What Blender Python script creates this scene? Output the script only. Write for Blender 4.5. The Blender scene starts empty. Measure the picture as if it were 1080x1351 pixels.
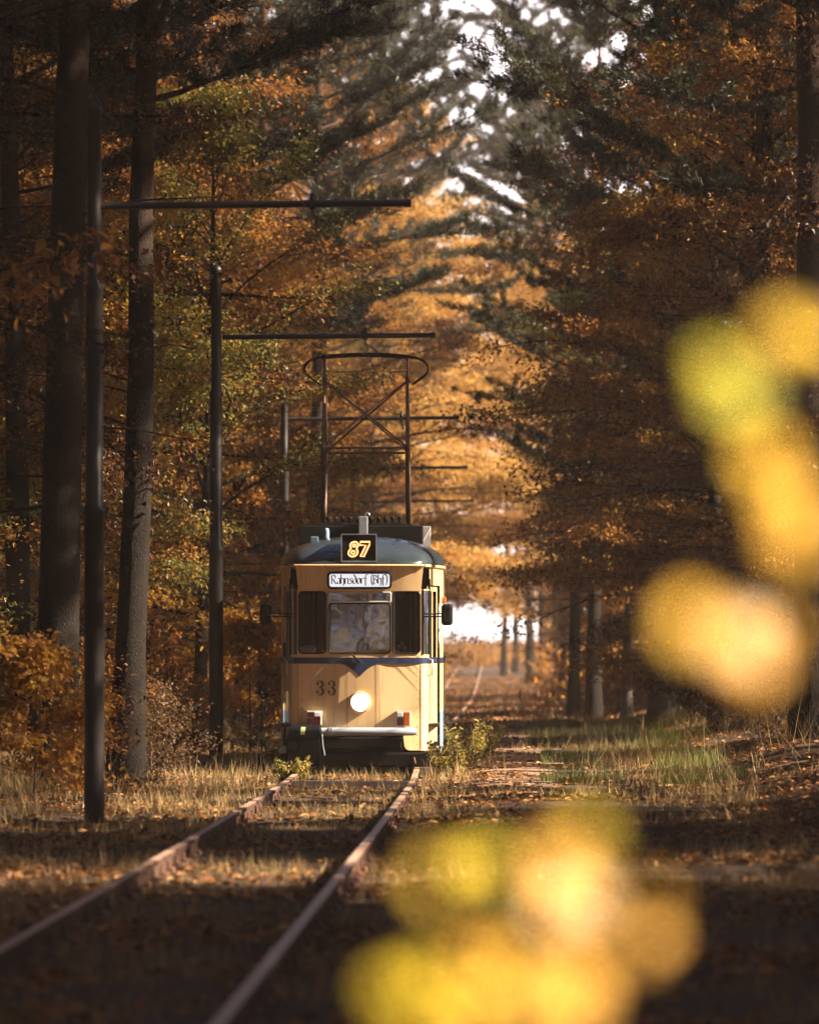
import bpy, bmesh, math, random
import numpy as np
from mathutils import Vector, Matrix

R = math.radians
S = bpy.context.scene
COL = S.collection

# ------------------------------------------------------------------ camera, sky, sun, exposure
EYE = 1.66                       # camera height above the rail head, looking along +Y
FPX = 6075.0                     # focal length in photo pixels (135 mm over 24 mm, 1080 px)
cam_d = bpy.data.cameras.new('camera')
cam = bpy.data.objects.new('camera', cam_d); COL.objects.link(cam)
cam.location = (0, 0, EYE); cam.rotation_euler = (R(90), 0, 0)
cam_d.sensor_fit = 'HORIZONTAL'; cam_d.sensor_width = 24; cam_d.lens = 135
cam_d.shift_y = 171.5/1080
cam_d.clip_start = 0.05; cam_d.clip_end = 4000
cam_d.dof.use_dof = True; cam_d.dof.focus_distance = 61.2; cam_d.dof.aperture_fstop = 1.8
S.camera = cam

SUN_EL = R(33)
SUN_AZ = R(7.5)                   # how far the sun stands to the camera's side of square-on from the right
to_sun = Vector((math.cos(SUN_EL)*math.cos(SUN_AZ), -math.cos(SUN_EL)*math.sin(SUN_AZ), math.sin(SUN_EL)))
W = bpy.data.worlds.new('World'); S.world = W; W.use_nodes = True
wn = W.node_tree
sky = wn.nodes.new('ShaderNodeTexSky'); sky.sky_type = 'NISHITA'; sky.sun_disc = False
sky.sun_elevation = SUN_EL; sky.sun_rotation = math.atan2(to_sun.x, to_sun.y)
sky.air_density = 0.5; sky.dust_density = 1.0; sky.ozone_density = 1.0
bg = wn.nodes['Background']; bg.inputs['Strength'].default_value = 0.05
# a bright bank of thin cloud lies low all round, the upper sky is clearer
geo = wn.nodes.new('ShaderNodeNewGeometry') if False else wn.nodes.new('ShaderNodeTexCoord')
sxz = wn.nodes.new('ShaderNodeSeparateXYZ'); wn.links.new(geo.outputs['Generated'], sxz.inputs['Vector'])
elv = wn.nodes.new('ShaderNodeMapRange'); elv.inputs['From Min'].default_value = .09; elv.inputs['From Max'].default_value = .32
elv.inputs['To Min'].default_value = 1.0; elv.inputs['To Max'].default_value = 0.0
cno = wn.nodes.new('ShaderNodeTexNoise'); cno.inputs['Scale'].default_value = 5; cno.inputs['Detail'].default_value = 7
wn.links.new(geo.outputs['Generated'], cno.inputs['Vector'])
cra = wn.nodes.new('ShaderNodeMapRange'); cra.inputs['From Min'].default_value = .25; cra.inputs['From Max'].default_value = .6; cra.inputs['To Min'].default_value = .45
wn.links.new(cno.outputs['Fac'], cra.inputs['Value']); wn.links.new(sxz.outputs['Z'], elv.inputs['Value'])
cml = wn.nodes.new('ShaderNodeMath'); cml.operation = 'MULTIPLY'; wn.links.new(elv.outputs['Result'], cml.inputs[0]); wn.links.new(cra.outputs['Result'], cml.inputs[1])
cmx = wn.nodes.new('ShaderNodeMixRGB'); wn.links.new(cml.outputs[0], cmx.inputs['Fac']); wn.links.new(sky.outputs['Color'], cmx.inputs[1])
ahd = wn.nodes.new('ShaderNodeMapRange'); ahd.inputs['From Min'].default_value = .55; ahd.inputs['From Max'].default_value = .95; ahd.interpolation_type = 'SMOOTHSTEP'
wn.links.new(sxz.outputs['Y'], ahd.inputs['Value'])
ccl = wn.nodes.new('ShaderNodeMixRGB'); wn.links.new(ahd.outputs['Result'], ccl.inputs['Fac']); ccl.inputs[1].default_value = (2.4, 2.4, 2.9, 1); ccl.inputs[2].default_value = (16, 14.2, 14.2, 1)
wn.links.new(ccl.outputs['Color'], cmx.inputs[2])
wn.links.new(cmx.outputs['Color'], bg.inputs['Color'])
sl = bpy.data.lights.new('sun', 'SUN'); sl.energy = 5.0; sl.angle = R(0.5); sl.color = (1.0, 0.83, 0.62)
so = bpy.data.objects.new('sun', sl); COL.objects.link(so)
so.rotation_euler = to_sun.to_track_quat('Z', 'Y').to_euler()
vs = S.view_settings
vs.view_transform = 'Standard'; vs.look = 'None'; vs.gamma = 1; vs.use_curve_mapping = False
vs.exposure = 2.1
S.render.engine = 'CYCLES'
cy = S.cycles
cy.max_bounces = 6; cy.diffuse_bounces = 3; cy.glossy_bounces = 3; cy.transmission_bounces = 4
cy.transparent_max_bounces = 8; cy.volume_bounces = 0
cy.caustics_reflective = False; cy.caustics_refractive = False
cy.use_denoising = True
cy.sample_clamp_indirect = 4.0
try: cy.denoiser = 'OPENIMAGEDENOISE'
except Exception: pass
HAZE_DENSITY = 0.0006

# ------------------------------------------------------------------ small helpers
def smooth(a, b, x):
    t = np.clip((np.asarray(x, float)-a)/(b-a), 0, 1); return t*t*(3-2*t)

KD = np.array([-60, 20, 40, 55, 61, 66, 87, 109, 131, 153, 175, 300, 600.])
KX = np.array([-3.68, -1.586, -1.06, -.70, -.655, -.595, -.13, .31, .75, 1.17, 1.58, 3.95, 9.7])
def track_x(d):                  # centre line of the track
    d = np.asarray(d, float)
    w = np.array([-4, -2, 0, 2, 4.]); k = np.array([1, 2, 3, 2, 1.])/9
    return sum(np.interp(d+o, KD, KX)*g for o, g in zip(w, k))
def grade(d):                    # long profile of the line
    return np.interp(d, [-60, 65, 90, 131, 175, 230, 300, 400, 2000], [0, 0, -.08, -.3, -.6, -.5, .1, .6, .9])
_rs = np.random.RandomState(5)
_w = [(_rs.uniform(.15, 1.6), _rs.uniform(0, 6.28), _rs.uniform(0, 6.28)) for _ in range(14)]
def gnoise(x, y):
    s = 0
    for f, a, p in _w: s = s+np.sin((x*math.cos(a)+y*math.sin(a))*f*2+p)/(1+f*2.2)
    return s/5
def ground_z(x, y):
    x = np.asarray(x, float); y = np.asarray(y, float)
    u = x-track_x(y)
    base = -.17+.06*smooth(40, 56, y)
    z = grade(y)+base
    z = z+.35*smooth(2.6, 6, -u)+.02*smooth(6, 40, -u)*20+.28*smooth(4.2, 6.0, u)+.2*smooth(6, 30, u)
    z = z+.06*smooth(.9, 2.0, np.abs(u))*(u > 0)
    far = smooth(200, 600, np.hypot(x, y))
    return z+gnoise(x, y)*(.035+.09*smooth(2.5, 6, np.abs(u)))*(1-far)

def pix(px, py, d):              # a point of the photo carried out to distance d
    return Vector(((px-540)/FPX*d, d, EYE+(847-py)/FPX*d))

def tag(o, label=None, cat=None, group=None, kind=None):
    if label: o['label'] = label
    if cat: o['category'] = cat
    if group: o['group'] = group
    if kind: o['kind'] = kind
    return o
def empty(name, loc=(0, 0, 0), rz=0.0, label=None, cat=None, group=None):
    o = bpy.data.objects.new(name, None); COL.objects.link(o)
    o.location = loc; o.rotation_euler = (0, 0, rz); o.empty_display_size = .2
    return tag(o, label, cat, group)
def link(name, me, parent=None, loc=(0, 0, 0), rz=0.0):
    o = bpy.data.objects.new(name, me); COL.objects.link(o)
    if parent: o.parent = parent
    o.location = loc; o.rotation_euler = (0, 0, rz)
    return o

def np_mesh(name, verts, quads=None, tris=None, mat=None, rnd=None, smooth_=False, mids=None):
    """a mesh from numpy arrays; rnd is one random number per vertex kept as attribute 'rnd'"""
    me = bpy.data.meshes.new(name)
    v = np.ascontiguousarray(verts, np.float32).reshape(-1, 3)
    q = np.zeros((0, 4), np.int32) if quads is None else np.asarray(quads, np.int32).reshape(-1, 4)
    t = np.zeros((0, 3), np.int32) if tris is None else np.asarray(tris, np.int32).reshape(-1, 3)
    loops = np.concatenate([q.ravel(), t.ravel()]).astype(np.int32)
    starts = np.concatenate([np.arange(len(q))*4, len(q)*4+np.arange(len(t))*3]).astype(np.int32)
    me.vertices.add(len(v)); me.vertices.foreach_set('co', v.ravel())
    me.loops.add(len(loops)); me.loops.foreach_set('vertex_index', loops)
    me.polygons.add(len(starts)); me.polygons.foreach_set('loop_start', starts)
    try: me.polygons.foreach_set('loop_total', np.concatenate([np.full(len(q), 4), np.full(len(t), 3)]).astype(np.int32))
    except Exception: pass
    if rnd is not None:
        a = me.attributes.new('rnd', 'FLOAT', 'POINT'); a.data.foreach_set('value', np.ascontiguousarray(rnd, np.float32))
    for m in (mat if isinstance(mat, (list, tuple)) else [mat]):
        if m: me.materials.append(m)
    if mids is not None: me.polygons.foreach_set('material_index', np.asarray(mids, np.int32))
    me.polygons.foreach_set('use_smooth', np.full(len(starts), smooth_))
    me.update(calc_edges=True); me.validate()
    return me

class MB:
    """collects shapes and links them as ONE mesh object"""
    def __init__(s): s.v = []; s.f = []; s.m = []; s.s = []
    def add(s, vs, fs, m=0, sm=False):
        b = len(s.v); s.v += [tuple(p) for p in vs]
        for f in fs: s.f.append([b+i for i in f]); s.m.append(m); s.s.append(sm)
        return s
    def bm(s, b, m=0, sm=False):
        b.verts.index_update()
        return s.add([v.co for v in b.verts], [[v.index for v in f.verts] for f in b.faces], m, sm)
    def box(s, c, d, bev=0.0, m=0, rot=None, seg=2):
        b = bmesh.new(); bmesh.ops.create_cube(b, size=1)
        bmesh.ops.scale(b, vec=d, verts=b.verts)
        if bev: bmesh.ops.bevel(b, geom=list(b.edges), offset=bev, segments=seg, affect='EDGES', profile=.5)
        M = Matrix.Translation(c)
        if rot is not None: M = M @ rot
        bmesh.ops.transform(b, matrix=M, verts=b.verts)
        s.bm(b, m, False); b.free(); return s
    def tube(s, pts, r, n=8, m=0, closed=False, caps=True):
        pts = [Vector(p) for p in pts]; k = len(pts)
        rr = r if isinstance(r, (list, tuple, np.ndarray)) else [r]*k
        vs, fs = [], []; ref = None
        for i, p in enumerate(pts):
            if closed: t = pts[(i+1) % k]-pts[i-1]
            else: t = pts[min(i+1, k-1)]-pts[max(i-1, 0)]
            t.normalize()
            if ref is None:
                ref = t.cross(Vector((0, 0, 1)))
                if ref.length < .1: ref = t.cross(Vector((1, 0, 0)))
            ref = (ref-t*ref.dot(t)).normalized(); b = t.cross(ref)
            for j in range(n):
                a = 2*math.pi*j/n; vs.append(p+(ref*math.cos(a)+b*math.sin(a))*rr[i])
        for i in range(k if closed else k-1):
            i2 = (i+1) % k
            for j in range(n): fs.append([i*n+j, i*n+(j+1) % n, i2*n+(j+1) % n, i2*n+j])
        s.add(vs, fs, m, True)
        if caps and not closed:
            s.add(vs[:n], [list(range(n))[::-1]], m); s.add(vs[-n:], [list(range(n))], m)
        return s
    def lathe(s, prof, n=24, m=0, axis='z', at=(0, 0, 0)):
        vs, fs = [], []; at = Vector(at)
        for r, h in prof:
            for j in range(n):
                a = 2*math.pi*j/n; c, d = r*math.cos(a), r*math.sin(a)
                vs.append(at+(Vector((c, d, h)) if axis == 'z' else Vector((c, h, d)) if axis == 'y' else Vector((h, c, d))))
        for i in range(len(prof)-1):
            for j in range(n): fs.append([i*n+j, i*n+(j+1) % n, (i+1)*n+(j+1) % n, (i+1)*n+j])
        return s.add(vs, fs, m, True)
    def ribbon(s, pts, w, y, m=0):            # a flat stroke in the x-z plane at depth y
        k = len(pts); ww = w if isinstance(w, (list, tuple)) else [w]*k; vs = []
        for i in range(k):
            a = Vector(pts[max(i-1, 0)]); b = Vector(pts[min(i+1, k-1)]); t = (b-a).normalized(); nn = Vector((-t.y, t.x))
            p = Vector(pts[i]); q1 = p+nn*ww[i]/2; q2 = p-nn*ww[i]/2
            yy = y(q1.x) if callable(y) else y; y2 = y(q2.x) if callable(y) else y
            vs += [(q1.x, yy, q1.y), (q2.x, y2, q2.y)]
        return s.add(vs, [[2*i, 2*i+1, 2*i+3, 2*i+2] for i in range(k-1)], m)
    def mesh(s, name, mats):
        me = bpy.data.meshes.new(name); me.from_pydata(s.v, [], s.f)
        for m in (mats if isinstance(mats, (list, tuple)) else [mats]): me.materials.append(m)
        me.polygons.foreach_set('material_index', np.array(s.m, np.int32))
        me.polygons.foreach_set('use_smooth', np.array(s.s))
        me.update(); return me
    def build(s, name, mats, parent=None, loc=(0, 0, 0), rz=0.0):
        return link(name, s.mesh(name, mats), parent, loc, rz)

# ------------------------------------------------------------------ materials
def mat(name):
    m = bpy.data.materials.new(name); m.use_nodes = True
    return m, m.node_tree.nodes, m.node_tree.links, m.node_tree.nodes['Principled BSDF']
def paint(name, col, rough=.4, metal=0., coat=0., var=.12, scale=6., bump=0., dirt=None):
    m, N, L, P = mat(name)
    P.inputs['Roughness'].default_value = rough; P.inputs['Metallic'].default_value = metal
    P.inputs['Coat Weight'].default_value = coat; P.inputs['Coat Roughness'].default_value = .12
    tc = N.new('ShaderNodeTexCoord'); nz = N.new('ShaderNodeTexNoise')
    nz.inputs['Scale'].default_value = scale; nz.inputs['Detail'].default_value = 8; nz.inputs['Roughness'].default_value = .65
    L.new(tc.outputs['Object'], nz.inputs['Vector'])
    r = N.new('ShaderNodeValToRGB'); r.color_ramp.elements[0].position = .3; r.color_ramp.elements[1].position = .7
    c0 = [c*(1-var) for c in col] if dirt is None else dirt
    r.color_ramp.elements[0].color = (*c0, 1); r.color_ramp.elements[1].color = (*[min(1, c*(1+var)) for c in col], 1)
    L.new(nz.outputs['Fac'], r.inputs['Fac']); L.new(r.outputs['Color'], P.inputs['Base Color'])
    rr = N.new('ShaderNodeMapRange'); rr.inputs['To Min'].default_value = max(.03, rough-.1); rr.inputs['To Max'].default_value = min(1, rough+.12)
    L.new(nz.outputs['Fac'], rr.inputs['Value']); L.new(rr.outputs['Result'], P.inputs['Roughness'])
    if bump:
        b = N.new('ShaderNodeBump'); b.inputs['Strength'].default_value = bump; b.inputs['Distance'].default_value = .02
        L.new(nz.outputs['Fac'], b.inputs['Height']); L.new(b.outputs['Normal'], P.inputs['Normal'])
    return m
def leaf_mat(name, stops, trans=.45, objvar=.12, rough=.45, spec=.35):
    """stops: list of (position, colour) read by the per-leaf random number"""
    m, N, L, P = mat(name)
    at = N.new('ShaderNodeAttribute'); at.attribute_name = 'rnd'
    oi = N.new('ShaderNodeObjectInfo')
    ad = N.new('ShaderNodeMath'); ad.operation = 'MULTIPLY_ADD'; ad.inputs[1].default_value = objvar*2; ad.inputs[2].default_value = -objvar
    L.new(oi.outputs['Random'], ad.inputs[0])
    s = N.new('ShaderNodeMath'); s.operation = 'ADD'; L.new(at.outputs['Fac'], s.inputs[0]); L.new(ad.outputs[0], s.inputs[1])
    r = N.new('ShaderNodeValToRGB'); e = r.color_ramp.elements
    while len(e) < len(stops): e.new(.5)
    for k, (p, c) in enumerate(stops): e[k].position = p; e[k].color = (*c, 1)
    L.new(s.outputs[0], r.inputs['Fac']); L.new(r.outputs['Color'], P.inputs['Base Color'])
    P.inputs['Roughness'].default_value = rough; P.inputs['Specular IOR Level'].default_value = spec
    g = N.new('ShaderNodeGamma'); g.inputs['Gamma'].default_value = .8; L.new(r.outputs['Color'], g.inputs['Color'])
    t = N.new('ShaderNodeBsdfTranslucent'); L.new(g.outputs['Color'], t.inputs['Color'])
    mx = N.new('ShaderNodeMixShader'); mx.inputs['Fac'].default_value = trans
    L.new(P.outputs['BSDF'], mx.inputs[1]); L.new(t.outputs['BSDF'], mx.inputs[2])
    L.new(mx.outputs['Shader'], N['Material Output'].inputs['Surface'])
    return m
def bark_mat(name, low, high, zmix=None, scale=1.0):
    m, N, L, P = mat(name)
    tc = N.new('ShaderNodeTexCoord'); mp = N.new('ShaderNodeMapping'); mp.inputs['Scale'].default_value = (14*scale, 14*scale, 3.2*scale)
    L.new(tc.outputs['Object'], mp.inputs['Vector'])
    vo = N.new('ShaderNodeTexVoronoi'); vo.feature = 'DISTANCE_TO_EDGE'; L.new(mp.outputs['Vector'], vo.inputs['Vector'])
    nz = N.new('ShaderNodeTexNoise'); nz.inputs['Scale'].default_value = 9; nz.inputs['Detail'].default_value = 8; L.new(tc.outputs['Object'], nz.inputs['Vector'])
    r = N.new('ShaderNodeValToRGB'); r.color_ramp.elements[0].color = (*[c*.25 for c in low], 1); r.color_ramp.elements[1].color = (*low, 1); r.color_ramp.elements[1].position = .22
    L.new(vo.outputs['Distance'], r.inputs['Fac'])
    m2 = N.new('ShaderNodeMixRGB'); m2.blend_type = 'MULTIPLY'; m2.inputs['Fac'].default_value = .7
    L.new(r.outputs['Color'], m2.inputs[1])
    r2 = N.new('ShaderNodeValToRGB'); r2.color_ramp.elements[0].position = .3; r2.color_ramp.elements[0].color = (.45, .45, .45, 1); r2.color_ramp.elements[1].position = .7
    L.new(nz.outputs['Fac'], r2.inputs['Fac']); L.new(r2.outputs['Color'], m2.inputs[2])
    out = m2.outputs['Color']
    if zmix:
        sx = N.new('ShaderNodeSeparateXYZ'); L.new(tc.outputs['Object'], sx.inputs['Vector'])
        mr = N.new('ShaderNodeMapRange'); mr.inputs['From Min'].default_value = zmix[0]; mr.inputs['From Max'].default_value = zmix[1]
        L.new(sx.outputs['Z'], mr.inputs['Value'])
        m3 = N.new('ShaderNodeMixRGB'); L.new(mr.outputs['Result'], m3.inputs['Fac']); L.new(out, m3.inputs[1])
        m4 = N.new('ShaderNodeMixRGB'); m4.blend_type = 'MULTIPLY'; m4.inputs['Fac'].default_value = .8; m4.inputs[1].default_value = (*high, 1); L.new(r2.outputs['Color'], m4.inputs[2])
        L.new(m4.outputs['Color'], m3.inputs[2]); out = m3.outputs['Color']
    L.new(out, P.inputs['Base Color']); P.inputs['Roughness'].default_value = .9; P.inputs['Specular IOR Level'].default_value = .2
    b = N.new('ShaderNodeBump'); b.inputs['Strength'].default_value = .9; b.inputs['Distance'].default_value = .03
    L.new(vo.outputs['Distance'], b.inputs['Height']); L.new(b.outputs['Normal'], P.inputs['Normal'])
    return m
def emit(name, col, strength):
    m, N, L, P = mat(name)
    P.inputs['Base Color'].default_value = (*col, 1); P.inputs['Emission Color'].default_value = (*col, 1); P.inputs['Emission Strength'].default_value = strength
    return m
def glass_mat(name, tint=(.75, .78, .8), rmin=.06, rough=.02):
    m, N, L, P = mat(name); N.remove(P)
    t = N.new('ShaderNodeBsdfTransparent'); t.inputs['Color'].default_value = (*tint, 1)
    g = N.new('ShaderNodeBsdfGlossy'); g.inputs['Roughness'].default_value = rough; g.inputs['Color'].default_value = (.78, .88, 1, 1)
    tc = N.new('ShaderNodeTexCoord'); nz = N.new('ShaderNodeTexNoise'); nz.inputs['Scale'].default_value = 2.5; L.new(tc.outputs['Object'], nz.inputs['Vector'])
    b = N.new('ShaderNodeBump'); b.inputs['Strength'].default_value = .05; b.inputs['Distance'].default_value = .02; L.new(nz.outputs['Fac'], b.inputs['Height']); L.new(b.outputs['Normal'], g.inputs['Normal'])
    fr = N.new('ShaderNodeFresnel'); fr.inputs['IOR'].default_value = 1.6
    ma = N.new('ShaderNodeMath'); ma.operation = 'ADD'; ma.inputs[1].default_value = rmin; ma.use_clamp = True; L.new(fr.outputs['Fac'], ma.inputs[0])
    mx = N.new('ShaderNodeMixShader'); L.new(ma.outputs[0], mx.inputs['Fac']); L.new(t.outputs[0], mx.inputs[1]); L.new(g.outputs[0], mx.inputs[2])
    L.new(mx.outputs[0], N['Material Output'].inputs['Surface'])
    return m

RUST, ORANGE, GOLD, YELLOW, OLIVE, GREEN = (.085, .028, .009), (.26, .095, .016), (.42, .175, .023), (.54, .29, .04), (.13, .115, .022), (.055, .08, .018)
M = dict(
    hazelgloss=leaf_mat('glossy_hazel_leaves', [(.0, (.78, .54, .05)), (1., (.88, .52, .2))], .35, 0, .3),
    beech=leaf_mat('beech_leaves', [(.0, RUST), (.3, (.17, .058, .012)), (.58, ORANGE), (.85, GOLD), (1., YELLOW)], .6),
    glowgold=leaf_mat('glow_brightened_golden_leaves', [(.0, (.36, .14, .025)), (.4, (.52, .25, .045)), (.8, (.66, .38, .08)), (1., (.70, .50, .16))], .6),  # golden leaves brightened in colour to carry the far sunlit glow
    rust=leaf_mat('shade_darkened_rust_leaves', [(.0, (.028, .011, .006)), (.55, (.055, .02, .007)), (.88, (.13, .047, .012)), (1., (.30, .13, .022))], .35),  # rust-brown leaves, colour darkened to stand in for shade at the edges
    golden=leaf_mat('golden_leaves', [(.0, ORANGE), (.35, GOLD), (.7, YELLOW), (1., (.42, .35, .07))], .6),
    olive=leaf_mat('olive_leaves', [(.0, GREEN), (.45, OLIVE), (.75, (.30, .21, .03)), (1., GOLD)], .45),
    needle=leaf_mat('pine_needles', [(.0, (.010, .013, .006)), (.6, (.022, .026, .009)), (1., (.07, .06, .018))], .15, .15, .5),
    litter=leaf_mat('fallen_leaves', [(.0, (.10, .04, .015)), (.5, (.26, .10, .03)), (.85, (.42, .2, .06)), (1., (.55, .33, .12))], .15, 0, .6),
    straw=leaf_mat('straw_grass', [(.0, (.16, .095, .04)), (.5, (.40, .26, .11)), (.85, (.62, .44, .21)), (1., (.24, .21, .06))], .35, 0, .6),
    grass=leaf_mat('green_grass_blades', [(.0, (.07, .11, .025)), (.6, (.15, .22, .05)), (1., (.36, .32, .11))], .35, 0, .5),
    weed=leaf_mat('weed_leaves', [(.0, (.07, .09, .02)), (.5, (.22, .19, .04)), (1., (.50, .34, .07))], .45, 0, .5),
    hazel=leaf_mat('hazel_leaves', [(.0, (.42, .44, .03)), (.3, (.78, .54, .03)), (.65, (.86, .46, .06)), (1., (.88, .50, .16))], .2, 0, .5, .1),
    bramble=leaf_mat('bramble_leaves', [(.0, (.05, .025, .01)), (.6, (.15, .075, .03)), (1., (.30, .18, .07))], .4),
    bark=bark_mat('beech_bark', (.026, .02, .017), None, None, .6),
    pinebark=bark_mat('pine_bark', (.038, .028, .023), (.085, .042, .025), (6, 13)),
    birch=bark_mat('pale_bark', (.40, .33, .27), None, None, .7),
    twig=paint('twig_bark', (.09, .06, .04), .8),
    cream=paint('cream_tram_paint', (.85, .59, .31), .34, 0, .35, .05, 1.2),
    seam=paint('dark_panel_seam', (.16, .09, .04), .7),
    blue=paint('dark_blue_paint', (.02, .036, .09), .35, 0, .3, .08),
    skirt=paint('slate_blue_paint', (.20, .30, .42), .4, 0, .2, .1),
    roof=paint('grey_blue_roof_paint', (.03, .042, .052), .28, 0, .5, .2, 3.),
    black=paint('black_iron', (.0035, .0035, .004), .75, 0, 0, .3, 10),
    rubber=paint('black_rubber', (.005, .005, .006), .55),
    cover=paint('black_canvas', (.006, .008, .011), .5, 0, 0, .3, 5, .3),
    steel=paint('grey_steel', (.45, .47, .50), .35, .6, 0, .1),
    bumper=paint('light_grey_bumper_paint', (.38, .43, .52), .35, 0, .3, .08, 3),
    pale=paint('pale_grey_metal', (.6, .58, .55), .4, .2),
    pole=paint('dark_pole_paint', (.02, .016, .016), .42, 0, .0, .35, 4, .1),
    panto=paint('rusty_red_tube', (.16, .09, .065), .4, .3, 0, .3, 9),
    copper=paint('dark_wire', (.05, .035, .03), .5, .5),
    rail=paint('rusty_rail_side', (.09, .045, .03), .75, .1, 0, .4, 14, .3),
    railtop=paint('worn_rail_head_glint', (.60, .38, .27), .45, .25, 0, .15, 9),  # worn head, its colour brightened in place of a warm sun glint
    clip=paint('rusty_clip', (.20, .095, .06), .7, .1, 0, .3, 12, .2),
    sleeper=paint('dark_timber', (.05, .038, .03), .85, 0, 0, .4, 7, .4),
    plank=paint('bleached_timber', (.70, .60, .52), .8, 0, 0, .2, 9, .3),
    white=paint('white_blind', (.78, .78, .80), .6, 0, 0, .04), blind=emit('emissive_blind', (.85, .87, .92), .22),  # blind has a small added emission so it reads white
    ink=paint('black_lettering', (.012, .012, .014), .5),
    brown=paint('dark_brown_numerals', (.015, .009, .007), .4),
    red=paint('dark_red_lens', (.06, .008, .008), .15, 0, .5),
    amber=paint('amber_lens', (.55, .13, .01), .15, 0, .5),
    interior=paint('brown_interior_panel', (.06, .032, .024), .6),
    wood=paint('varnished_wood', (.30, .13, .065), .4, 0, .3, .2, 5),
    curtain=paint('dusty_pink_curtain', (.20, .11, .08), .9),
    label=paint('yellow_label', (.75, .68, .28), .6),
    glass=glass_mat('cab_glass'),
    windscreen=glass_mat('windscreen_glass', (.42, .46, .5), .26, .015),
    lamp=emit('headlamp_glow', (1, .93, .82), 1.6),
    digit=emit('lit_digits', (1.0, .62, .25), .55),
    digit2=emit('lit_digit_edges', (.8, .22, .03), .22),
)

def weather(m):
    N, L = m.node_tree.nodes, m.node_tree.links; P = N['Principled BSDF']; old = P.inputs['Base Color'].links[0].from_socket
    tc = N.new('ShaderNodeTexCoord'); mp = N.new('ShaderNodeMapping'); mp.inputs['Scale'].default_value = (16, 16, 1.3); L.new(tc.outputs['Object'], mp.inputs['Vector'])
    nz = N.new('ShaderNodeTexNoise'); nz.inputs['Scale'].default_value = 1.0; nz.inputs['Detail'].default_value = 9; nz.inputs['Roughness'].default_value = .7; L.new(mp.outputs['Vector'], nz.inputs['Vector'])
    r = N.new('ShaderNodeValToRGB'); r.color_ramp.elements[0].position = .52; r.color_ramp.elements[0].color = (0, 0, 0, 1); r.color_ramp.elements[1].position = .75; r.color_ramp.elements[1].color = (.55, .55, .55, 1)
    L.new(nz.outputs['Fac'], r.inputs['Fac']); mx = N.new('ShaderNodeMixRGB'); L.new(r.outputs['Color'], mx.inputs['Fac']); L.new(old, mx.inputs[1]); mx.inputs[2].default_value = (.34, .2, .09, 1)
    L.new(mx.outputs['Color'], P.inputs['Base Color'])
    n2 = N.new('ShaderNodeTexNoise'); n2.inputs['Scale'].default_value = 1.6; n2.inputs['Detail'].default_value = 3; L.new(tc.outputs['Object'], n2.inputs['Vector'])
    b = N.new('ShaderNodeBump'); b.inputs['Strength'].default_value = .25; b.inputs['Distance'].default_value = .03; L.new(n2.outputs['Fac'], b.inputs['Height']); L.new(b.outputs['Normal'], P.inputs['Normal']); L.new(b.outputs['Normal'], P.inputs['Coat Normal'])
weather(M['cream'])
for k_ in ('black', 'cover', 'rubber'): M[k_].node_tree.nodes['Principled BSDF'].inputs['Specular IOR Level'].default_value = .18
# ------------------------------------------------------------------ ground, path
def ground_material():
    m, N, L, P = mat('forest_floor')
    tc = N.new('ShaderNodeTexCoord')
    def noise(sc, det=8):
        n = N.new('ShaderNodeTexNoise'); n.inputs['Scale'].default_value = sc; n.inputs['Detail'].default_value = det; n.inputs['Roughness'].default_value = .65
        L.new(tc.outputs['Object'], n.inputs['Vector']); return n
    a, b, c = noise(.6), noise(9), noise(45, 4)
    r = N.new('ShaderNodeValToRGB'); e = r.color_ramp.elements
    e[0].position = .25; e[0].color = (.028, .02, .014, 1); e[1].position = .8; e[1].color = (.17, .105, .055, 1)
    x = e.new(.5); x.color = (.075, .045, .025, 1)
    mx = N.new('ShaderNodeMixRGB'); mx.inputs['Fac'].default_value = .5; L.new(a.outputs['Fac'], mx.inputs[1]); L.new(b.outputs['Fac'], mx.inputs[2])
    L.new(mx.outputs['Color'], r.inputs['Fac'])
    r3 = N.new('ShaderNodeValToRGB'); r3.color_ramp.elements[0].position = .42; r3.color_ramp.elements[1].position = .62
    r3.color_ramp.elements[0].color = (.5, .5, .5, 1); r3.color_ramp.elements[1].color = (1.5, 1.3, 1.1, 1)
    L.new(c.outputs['Fac'], r3.inputs['Fac'])
    m2 = N.new('ShaderNodeMixRGB'); m2.blend_type = 'MULTIPLY'; m2.inputs['Fac'].default_value = 1; L.new(r.outputs['Color'], m2.inputs[1]); L.new(r3.outputs['Color'], m2.inputs[2])
    L.new(m2.outputs['Color'], P.inputs['Base Color']); P.inputs['Roughness'].default_value = .95
    bp = N.new('ShaderNodeBump'); bp.inputs['Strength'].default_value = .8; bp.inputs['Distance'].default_value = .05; L.new(c.outputs['Fac'], bp.inputs['Height']); L.new(bp.outputs['Normal'], P.inputs['Normal'])
    return m
M['ground'] = ground_material()
M['path'] = paint('trodden_sandy_soil', (.34, .215, .15), .95, 0, 0, .25, 5, .5, (.12, .07, .04))

def axis(dense0, dense1, step, ends):
    a = list(np.arange(dense0, dense1+1e-6, step)); s = step; x = dense1
    while x < ends[1]: s *= 1.35; x += s; a.append(x)
    s = step; x = dense0
    while x > ends[0]: s *= 1.35; x -= s; a.insert(0, x)
    return np.array(a)
gx = axis(-14, 16, .28, (-1500, 1500)); gy = axis(14, 125, .35, (-300, 2200))
X, Y = np.meshgrid(gx, gy)
Z = ground_z(X, Y)
nx, ny = len(gx), len(gy)
ii = (np.arange(ny-1)[:, None]*nx+np.arange(nx-1)[None, :]).ravel()
g = link('ground', np_mesh('ground', np.stack([X, Y, Z], -1).reshape(-1, 3), quads=np.stack([ii, ii+1, ii+nx+1, ii+nx], 1), mat=M['ground'], smooth_=True))
tag(g, kind='structure')
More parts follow.
